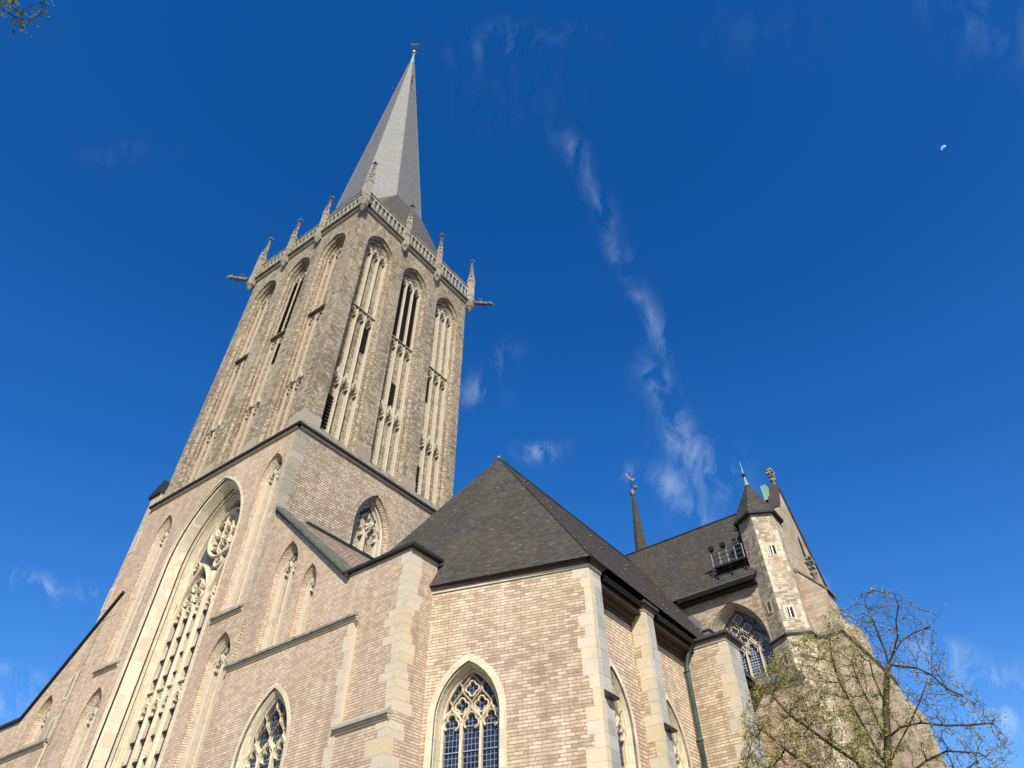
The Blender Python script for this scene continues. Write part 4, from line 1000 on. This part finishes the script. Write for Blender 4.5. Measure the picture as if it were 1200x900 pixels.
# stair turret: hexagon
TC = Vector((44.07, 11.42)); TR_ = 1.42
def hexr(z, r): return [(TC.x + r * math.cos(R(60 * i)), TC.y + r * math.sin(R(60 * i)), z) for i in range(6)]
tu = MB()
A, B = hexr(0, TR_ + .06), hexr(18.95, TR_ + .06); C_, D_ = hexr(18.95, TR_), hexr(27.0, TR_)
for i in range(6):
    j = (i + 1) % 6; tu.poly([A[i], A[j], B[j], B[i]], brick_turret); tu.poly([C_[i], C_[j], D_[j], D_[i]], brick_turret)
tuo = tu.build('stair_turret', church, 'hexagonal stair turret of mottled blocks with a small slate cap')
st_ = MB(); a_, b_, c_ = hexr(18.86, TR_ + .17), hexr(18.98, TR_ + .17), hexr(19.16, TR_ + .01)
st_.strip(a_, b_, blackm); st_.strip(b_, c_, stone_dirt_shadow); st_.strip(hexr(18.86, TR_ + .05), a_, blackm); st_.build('string_course', tuo)
qn = MB(); rs = random.Random(21)
for i in (3, 4, 5):
    z = 10.0 if i == 3 else 19.2; k = 0
    while z < 26.95:
        hh = min(.36, 26.95 - z)
        rr_2 = TR_ + (.068 if z < 18.8 else .006); P0 = Vector(hexr(z, rr_2)[i]); 
        for nb_ in ((i + 1) % 6, (i - 1) % 6):
            P1 = Vector(hexr(z, rr_2)[nb_]); dd = (P1 - P0).normalized(); L_ = (.32 if (k + (nb_ > i)) % 2 else .2) * rs.uniform(.85, 1.15); inn = Vector((TC.x - P0.x, TC.y - P0.y, 0)).normalized() * .05
            if not (18.5 < z < 19.2):
                qn.poly([P0 + Vector((0, 0, .01)), P0 + dd * L_ + Vector((0, 0, .01)), P0 + dd * L_ + Vector((0, 0, hh - .01)), P0 + Vector((0, 0, hh - .01))], stone_brown if rs.random() < .35 else stone_quoin, rs.random() * .6)
        z += hh; k += 1
qn.build('quoins', tuo)
def turret_slit(i, t, z, w=.2, h=.62):
    P0, P1 = Vector(hexr(0, TR_ + (.06 if z < 18.9 else 0))[i]), Vector(hexr(0, TR_ + (.06 if z < 18.9 else 0))[(i + 1) % 6]); dd = (P1 - P0).normalized(); nn = Vector((dd.y, -dd.x, 0))
    c = P0 + (P1 - P0) * t
    fr = lambda u, zz, d: tuple(c + dd * u - nn * d + Vector((0, 0, zz)))
    mb = MB(); mb.prism(fr, [(-w - .16, z - .14), (w + .16, z - .14), (w + .16, z + h + .18), (-w - .16, z + h + .18)], -.014, -.006, stone_quoin)
    mb.prism(fr, [(-w, z), (w, z), (w, z + h), (-w, z + h)], -.02, -.015, dark_in)
    mb.box(fr, -w, w, z - .05, z, -.05, -.01, stone_mull); mb.box(fr, -.02, .02, z, z + h, -.04, -.021, steel)
    mb.box(fr, -w, -w + .07, z, z + h, -.05, -.021, stone_quoin); mb.build('slit_window', tuo)
turret_slit(3, .5, 24.0); turret_slit(3, .42, 19.9); turret_slit(2, .45, 20.6, .16, .6); turret_slit(2, .55, 17.4, .16, .6)
tcp = MB(); e0, e1 = hexr(27.0, TR_ + .02), hexr(26.95, TR_ + .30); e2 = hexr(27.12, TR_ + .32); e3 = hexr(27.9, TR_ * .86); apx = [(TC.x, TC.y, 30.3)] * 6
tcp.strip(e0, e1, blackm); tcp.strip(e1, e2, blackm)
for i in range(6):
    j = (i + 1) % 6; tcp.poly([e2[i], e2[j], (TC.x, TC.y, 30.3)], slate)
tcp.build('turret_roof', tuo)
tf = MB(); tf.lathe((TC.x, TC.y, 30.0), [(.22, 0), (.10, .3), (.05, .9)], copper_green, 8); tf.ball((TC.x, TC.y, 30.95), .17, iron); tf.tube([(TC.x, TC.y, 31.0), (TC.x, TC.y, 32.2)], [.05, .012], copper_green, 5)
tf.build('copper_finial', tuo)
# buttress on the transept corner, three stages
bt = MB(); F44 = FWx(44.17)
prof = [(10.3, 0), (6.4, 0), (6.4, 9.5), (6.95, 10.4), (6.95, 16.0), (8.64, 19.0), (8.64, 21.4), (9.95, 22.9), (10.25, 22.95)]
bt.prism(F44, prof, 0, 1.5, gable_m)
bto = bt.build('transept_buttress', church, 'stepped corner buttress of the transept behind the bare tree')
def slopecap(y0, z0, y1, z1, x0=44.05, x1=45.8, th=.14, mat=None):
    bw_ = MB(); bw_.hexa([(x0, y0, z0), (x1, y0, z0), (x1, y1, z1), (x0, y1, z1), (x0, y0, z0 + th), (x1, y0, z0 + th), (x1, y1, z1 + th), (x0, y1, z1 + th)], mat or stone_dirt_shadow); bw_.build('weathering', bto)
slopecap(8.45, 21.25, 10.1, 23.2, 44.12); slopecap(6.8, 15.85, 8.64, 19.05); slopecap(6.25, 9.35, 6.95, 10.5)
bw_ = MB(); bw_.box(F44, 8.5, 10.3, 18.86, 19.06, -.14, 0, stone_dirt_shadow)
bw_.build('string_course', bto)
finial(44.5, 9.1, 22.0, 2.0, bto, .26)
bt2 = MB(); bt2.prism(FWx(51.2), [(10.3, 0), (7.2, 0), (7.2, 16), (8.8, 19.0), (8.8, 21.4), (10.3, 23.2)], 0, 1.5, brick_turret); bt2.build('transept_buttress', church)
# ridge turret (fleche) on the far nave roof
fx, fy = 84.6, CY
fle = MB(); fle.lathe((fx, fy, 0), [(1.7, 37.5), (1.6, 48.0), (1.15, 50), (.9, 54), (.22, 62.0)], slate, 8, smooth=False)
flo = fle.build('ridge_turret', church, 'slender slate ridge turret rising behind the transept roof')
fv = MB(); fv.lathe((fx, fy, 61.8), [(.24, 0), (.5, .2), (.28, .4), (.55, .6), (.2, .9), (.1, 1.2)], lead, 8); fv.tube([(fx, fy, 62.5), (fx, fy, 66.2)], .09, iron, 5)
sd_ = Vector((.58, -.81, 0))
fv.prism(lambda u, z, d: tuple(Vector((fx, fy, 64.7 + z * .7)) + sd_ * u * .7 + Vector((.81, .58, 0)) * d), [(-.2, 0), (.5, -.3), (1.2, .2), (.7, .4), (.35, .3), (-.2, 1.1), (-.9, 1.9), (-1.0, 1.5), (-.6, .9)], -.06, .06, iron)
fv.ball((fx + .35, fy - .5, 63.3), .35, lead); fv.build('weathercock', flo)

# --- north aisle front (mirror half gable on the left)
nf = MB(); l5 = (49.85, .85, 15.9, 17.1, 1.4)
nf.fill(FWx(19.98), [(47.3, 15.35), (47.3, 22.35), (52.3, 17.6), (66, 17.6), (66, 15.35)], [arch(l5[0], l5[1], l5[2], l5[3], rfor(l5[1], l5[4]))], 0, brick_facade)
nf.fill(FWx(19.85), [(47.4, 0), (66, 0), (66, 15.38), (47.4, 15.38)], [], 0, brick_facade)
nf.poly([(19.98, 46.0, 22.3), (19.98, 47.3, 22.3), (19.98, 47.3, 22.4), (19.98, 46.0, 23.6)], brick_facade)
nf.poly([(19.85, 47.4, 15.38), (19.98, 47.4, 15.38), (19.98, 66, 15.38), (19.85, 66, 15.38)], stone)
nf.poly([(19.85, 47.4, 0), (19.98, 47.4, 0), (19.98, 47.4, 15.38), (19.85, 47.4, 15.38)], stone)
nf.build('facade_wall', church, 'west wall of the north aisle with a raking top')
blind_niche(FWx(19.98), *l5, 2, stF, .62, brick_facade, None, 'blind_lancet', dtr=.38, thick=.12, mull=.1)
ng = MB()
for (a, za), (b, zb) in (((46.0, 23.6), (52.3, 17.6)), ((52.3, 17.6), (66, 17.6))):
    ng.hexa([(19.8, a, za), (20.5, a, za), (20.5, b, zb), (19.8, b, zb), (19.8, a, za + .16), (20.5, a, za + .16), (20.5, b, zb + .16), (19.8, b, zb + .16)], blackm)
ng.build('coping', church)
ns_ = MB(); string_course(ns_, FWx(19.85), 47.35, 66, 15.4, .2, .16); ns_.build('string_course', church)
for (y, z) in ((47.9, 16.2), (47.75, 18.6), (48.0, 24.0), (47.75, 28.0)):
    sl2 = MB(); x_ = 19.97 if z < 22 else 20.01
    sl2.prism(FWx(x_), [(y - .3, z - .9), (y + .3, z - .9), (y + .3, z + .7), (y - .3, z + .7)], -.02, .01, stone_mull); sl2.prism(FWx(x_), arch(y, .13, z - .7, z + .3, rfor(.13, .25)), -.03, -.021, stone_brown); sl2.build('slit_window', church)

# ------------------------------------------------------------------ lighting rack on the transept roof
def roofz(x): return 23.1 + (x - 42.85) * 1.476
rk_ = thing('service_platform', 'small railed steel platform on the transept roof beside the turret', 'platform', (43.9, 13.9, roofz(43.9)))
pm = MB(); px0, px1, py0, py1 = 43.15, 44.2, 12.75, 15.0; pz = roofz(44.2) - .1
pz = 24.55
pm.wbox((px0, py0, pz - .06), (px1, py1, pz), iron)
for y in (py0 + .1, (py0 + py1) / 2, py1 - .1): pm.tube([(px0 + .05, y, pz - .05), (43.6, y, roofz(43.6))], .04, iron, 5); pm.tube([(px0 + .05, y, pz - .05), (px0 + .1, y, roofz(px0 + .1))], .04, iron, 5)
y = py0
while y < py1 + .01: pm.tube([(px0, y, pz - .3), (px0 + .5, y, pz - .02)], .03, iron, 4); y += .25
pm.build('deck', rk_)
rm = MB()
for y in (py0, py0 + .56, py0 + 1.12, py0 + 1.68, py1)[::1]: rm.tube([(px0, y, pz), (px0, y, pz + 1.0)], .04, steel, 6)
for h in (.05, .38, .7, 1.0): rm.tube([(px0, py0, pz + h), (px0, py1, pz + h)], .045, steel, 6)
for y in (py1,):
    for h in (.38, .7, 1.0): rm.tube([(px0, y, pz + h), (44.1, y, pz + h)], .026, steel, 6)
rm.build('railing', rk_)
for i, (y, lab) in enumerate(((14.85, 'floodlight at the left end of the roof platform railing'), (14.0, 'floodlight in the middle of the roof platform railing'), (13.1, 'pale floodlight at the turret end of the roof platform'))):
    t = thing('floodlight', lab, 'floodlight', (px0, y, pz + 1.2), 'floodlights on the roof platform')
    a = MB(); fr = lambda u, z, d: (px0 - .05 + d, y + u, pz + 1.22 + z - d * .4)
    a.hexa([fr(-.2, -.14, -.16), fr(.2, -.14, -.16), fr(.2, .14, -.16), fr(-.2, .14, -.16), fr(-.12, -.09, .16), fr(.12, -.09, .16), fr(.12, .09, .16), fr(-.12, .09, .16)], iron if i < 2 else steel)
    for q in (-.08, 0, .08): a.box(fr, q - .01, q + .01, -.12, .14, .16, .22, iron)
    a.build('housing', t)
    b = MB(); b.tube([(px0, y, pz + .95), (px0, y, pz + 1.1)], .03, steel, 5); b.tube([fr(-.22, 0, 0), fr(-.22, -.2, 0), fr(.22, -.2, 0), fr(.22, 0, 0)], .018, steel, 4); b.build('bracket', t)
    c = MB(); c.box(fr, -.18, .18, -.12, .12, -.175, -.162, dark_in); c.build('lens', t)

# ------------------------------------------------------------------ ground
g = MB(); N = 3000; g.poly([(-N, -N, 0), (N, -N, 0), (N, N, 0), (-N, N, 0)], brick_mat('grey_paving', [(0, (.17, .16, .15)), (1, (.27, .26, .24))], (.10, .10, .09), .4, .2, .01, dark_amt=.2))
tag(g.build('ground'), None, None, kind='structure')

# ------------------------------------------------------------------ moon
FWd = Vector((0.63610935, -0.19348341, 0.74694649)).normalized()
md = 1500.0; mc = FWd * md; mr = md * 5.3 / 802 * .56
upv = (Vector((0, 0, 1)) - FWd * FWd.z).normalized(); rtv = FWd.cross(upv).normalized()
ph = (upv * .97 - rtv * .12).normalized(); pw_ = FWd.cross(ph)
mm = MB(); n = 16; vs = []; fs = []
for i in range(n + 1):
    a = math.pi * i / n
    for j in range(9):
        b = (math.pi * .5) * j / 8      # lit lune from bright limb towards the terminator
        vs.append(mc + (pw_ * math.cos(a) + (ph * math.cos(b) - FWd * math.sin(b)) * math.sin(a)) * mr)
for i in range(n):
    for j in range(8): fs.append((i * 9 + j, i * 9 + j + 1, (i + 1) * 9 + j + 1, (i + 1) * 9 + j))
mt, nt, b = newmat('moonlight', 1, 0); q = NB(nt)
b.inputs['Base Color'].default_value = (.1, .1, .1, 1)
nt.links.new(q.ramp(q.noise(.25, 4), [(.35, (.16, .30, .62)), (.65, (.34, .52, .85))]), b.inputs['Emission Color']); b.inputs['Emission Strength']  .default_value = .8
mm.add(vs, fs, mt, smooth=True)
tag(mm.build('moon'), 'pale half moon high in the blue sky at the right', 'moon')

# ------------------------------------------------------------------ trees (branching grown towards scattered buds)
CO = Vector((0, 0, 1.6))
def ray(x, y): return RX * ((x - 630.2) / 802.35) + UP * (-(y - 361.3) / 802.35) + FW
def at_x(x, y, X): r_ = ray(x, y); return CO + r_ * (X / r_.x)
def leaf_mat(name, a, b_):
    mt, nt, b = newmat(name, .6, .3); q = NB(nt)
    t = q.n('ShaderNodeAttribute', attribute_name='tint').outputs['Fac']
    col = q.ramp(t, [(0, a), (1, b_)])
    nt.links.new(col, b.inputs['Base Color'])
    tr_ = q.n('ShaderNodeBsdfTranslucent', {'Color': col}); mx = q.n('ShaderNodeMixShader', {0: .35, 1: b.outputs[0], 2: tr_.outputs[0]})
    nt.links.new(mx.outputs[0], nt.nodes['Material Output'].inputs[0]); return mt
leafm = leaf_mat('spring_leaves', (.16, .16, .035), (.52, .46, .14))
leafd = leaf_mat('dark_spring_leaves', (.07, .10, .02), (.30, .33, .08))
def grow(seed_pts, attract, step, kill, infl, iters, rnd, par=None, up=0.0):
    nodes = [Vector(p) for p in seed_pts]; par = par or [i - 1 for i in range(len(nodes))]
    A = np.array([list(a) for a in attract]); alive = np.ones(len(A), bool)
    near = np.zeros(len(A), int); nd = np.full(len(A), 1e9)
    P = np.array([list(v) for v in nodes])
    def upd(start):
        nonlocal near, nd
        for k in range(start, len(P)):
            d = np.linalg.norm(A - P[k], axis=1); mm_ = d < nd; near[mm_] = k; nd[mm_] = d[mm_]
    upd(0)
    for it in range(iters):
        alive = nd > kill
        sel = alive & (nd < infl)
        if not sel.any(): break
        new = []
        for k in np.unique(near[sel]):
            dv = A[sel & (near == k)] - P[k]; dv = dv / np.linalg.norm(dv, axis=1)[:, None]; v = dv.mean(0) + rnd.normal(0, .11, 3) + np.array([0, 0, up]); L_ = np.linalg.norm(v)
            if L_ < .12: v = dv[0]; L_ = 1
            q_ = P[k] + v / L_ * step
            new.append((k, q_))
        s0 = len(P)
        for k, q_ in new: par.append(int(k)); P = np.vstack([P, q_])
        upd(s0)
    return P, par
def radii(P, par, tip, e=2.35):
    n = len(P); w_ = np.zeros(n); ch = np.zeros(n, int)
    for i in range(n - 1, 0, -1):
        if ch[i] == 0: w_[i] = tip ** e
        w_[par[i]] += w_[i]; ch[par[i]] += 1
    return w_ ** (1 / e), ch
def tree_mesh(P, par, rad, ch, trunk_n, leaves_dens, lsize, root, rnd, bk=None, leafweight=None, lm=None):
    tb, bb, lf = MB(), MB(), MB()
    tb.tube([P[i] for i in range(trunk_n)], [float(rad[i]) for i in range(trunk_n)], bk or bark_trunk, 10)
    kids = {}
    for i in range(1, len(P)): kids.setdefault(par[i], []).append(i)
    done = set(range(1, trunk_n))
    starts = [i for i in range(1, len(P)) if i >= trunk_n and (par[i] < trunk_n or len(kids.get(par[i], [])) > 1 and i != max(kids[par[i]], key=lambda k: rad[k]))]
    for s in starts:
        ch_ = [par[s], s]; c = s
        while kids.get(c): c = max(kids[c], key=lambda k: rad[k]); ch_.append(c)
        rr = [float(rad[k]) for k in ch_]; rr[0] = min(rr[0], rr[1] * 1.15)
        bb.tube([P[k] for k in ch_], rr, bark, 5 if rr[0] > .02 else 3, False)
    for i in range(trunk_n, len(P)):
        if rad[i] > leaves_dens[1]: continue
        w_ = 1 if leafweight is None else leafweight(P[i])
        for k in range(rnd.poisson(leaves_dens[0] * w_)):
            c = Vector(P[i]) + Vector(rnd.normal(0, lsize * .9, 3)); d = Vector(rnd.normal(0, 1, 3)).normalized(); e = d.orthogonal().normalized(); s_ = lsize * rnd.uniform(.55, 1.25)
            f_ = d.cross(e) * .35
            lf.add([c - d * s_ * .5, c + e * s_ * .3 + f_ * s_ * .3, c + d * s_ * .6, c - e * s_ * .3 + f_ * s_ * .3], [(0, 1, 2, 3)], lm or leafm, float(rnd.uniform(0, 1)))
    tb.build('trunk', root); bb.build('branches', root); lf.build('leaves', root)
rnd = np.random.default_rng(5)
XTR = 31.0
tree = thing('tree', 'slender bare tree just coming into yellow-green leaf in front of the transept', 'tree', (31.2, 8.6, 0))
poly_c = [(868, 842), (880, 800), (905, 765), (940, 742), (975, 712), (1000, 722), (992, 700), (1018, 688), (1048, 692), (1082, 712), (1108, 762), (1112, 782), (1135, 802), (1175, 838), (1188, 868), (1180, 960), (870, 960)]
att = []
while len(att) < 4300:
    x, y = rnd.uniform(860, 1190), rnd.uniform(685, 960)
    if not inpoly((x, y), poly_c): continue
    if x > 1050 and rnd.random() < .35: continue
    if 935 < x < 1000 and y < 745 and rnd.random() < .6: continue
    X = XTR + rnd.normal(0, 1.0); att.append(at_x(x, y, X))
tr_px = [(1044, 1180), (1043, 1080), (1042, 1000), (1041, 940), (1041, 900), (1040, 865), (1038, 830), (1039, 803), (1041, 779)]
base = Vector((31.2, 8.6, -.1))
tp_ = [base]
for q_ in tr_px[1:]:
    tp_.append(at_x(*q_, XTR))
# resample the lower trunk
fine = [tp_[0], tp_[0].lerp(tp_[1], .35) + Vector((0, .2, 0)), tp_[0].lerp(tp_[1], .7) + Vector((0, .15, 0))] + tp_[1:]
limbs = [(10, [(1047, 766), (1056, 752), (1070, 742), (1088, 735), (1100, 722), (1106, 708)]), (10, [(1038, 765), (1031, 748), (1024, 730), (1016, 712), (1012, 700)]), (11, [(1052, 745), (1050, 728), (1053, 710), (1048, 696)]),
         (10, [(1056, 781), (1075, 783), (1093, 792), (1110, 808), (1128, 815)]), (7, [(1056, 852), (1080, 847), (1105, 850), (1135, 850), (1155, 848)]),
         (6, [(1030, 884), (1018, 862), (1006, 840), (996, 822), (984, 800), (976, 776), (972, 750)]), (7, [(1030, 850), (1024, 835), (1014, 815), (1004, 795), (998, 775)]), (5, [(1024, 918), (1003, 892), (975, 874), (950, 855), (925, 838), (905, 815)]),
         (8, [(1032, 812), (1024, 795), (1019, 775)]), (5, [(1060, 912), (1085, 892), (1110, 880), (1140, 882)]), (4, [(1020, 965), (985, 925), (955, 903), (920, 878), (893, 855)]), (6, [(1052, 875), (1066, 848), (1078, 822), (1086, 800)]),
         (4, [(1062, 955), (1095, 922), (1125, 905)])]
seeds = list(fine); spar = [i - 1 for i in range(len(fine))]
for a0, pts_ in limbs:
    pa = a0 + 0; dx_ = rnd.uniform(-1.6, 1.2)
    for k, q_ in enumerate(pts_):
        seeds.append(at_x(*q_, XTR + dx_ * (k + 1) / len(pts_) * .7)); spar.append(pa); pa = len(seeds) - 1
P, par = grow(seeds, att, .125, .15, 1.9, 150, rnd, spar, .22)
rad, ch = radii(P, par, .0062, 2.45)
rad[:len(fine)] = np.linspace(.20, .10, len(fine))
def lw_(p):
    return 2.3 if (p[1] > 5.6) else .5
tree_mesh(P, par, rad, ch, len(fine), (3.0, .0130), .082, tree, rnd, leafweight=lw_)

tree2 = thing('tree', 'overhanging leafy branch tip of a near tree at the top left corner', 'tree', (-3.4, 10.6, 0))
att = []
def at_z(x, y, Z): r_ = ray(x, y); return CO + r_ * ((Z - 1.6) / r_.z)
while len(att) < 190:
    x, y = rnd.uniform(-260, 66), rnd.uniform(-150, 50)
    if y > 48 - max(0, 20 - x) * .35 + min(0, x) * .1: continue
    if x > 40 and y > 46: continue
    if x > 20 and y < (x - 20) * .35 - 4 and x < 66: 
        if rnd.random() < .5: continue
    if abs(y - (4 + x * .6)) > 30 and x > 0 and y > 20: continue
    att.append(at_z(x, y, 15 + rnd.normal(0, .35)))
t2 = [Vector((-3.4, 10.6, -.1)), Vector((-3.5, 10.6, 3)), Vector((-3.5, 10.4, 6)), Vector((-3.6, 10.3, 9)), Vector((-3.5, 10.2, 11.5)), Vector((-3.2, 10.0, 13.2)), Vector((-2.9, 9.9, 14.2))]
P, par = grow(t2, att, .13, .17, 1.8, 80, rnd)
rad, ch = radii(P, par, .006)
for i in range(len(t2)): rad[i] = max(rad[i], .22 - .02 * i)
tree_mesh(P, par, rad, ch, len(t2), (8.0, .025), .09, tree2, rnd, lm=leafd)
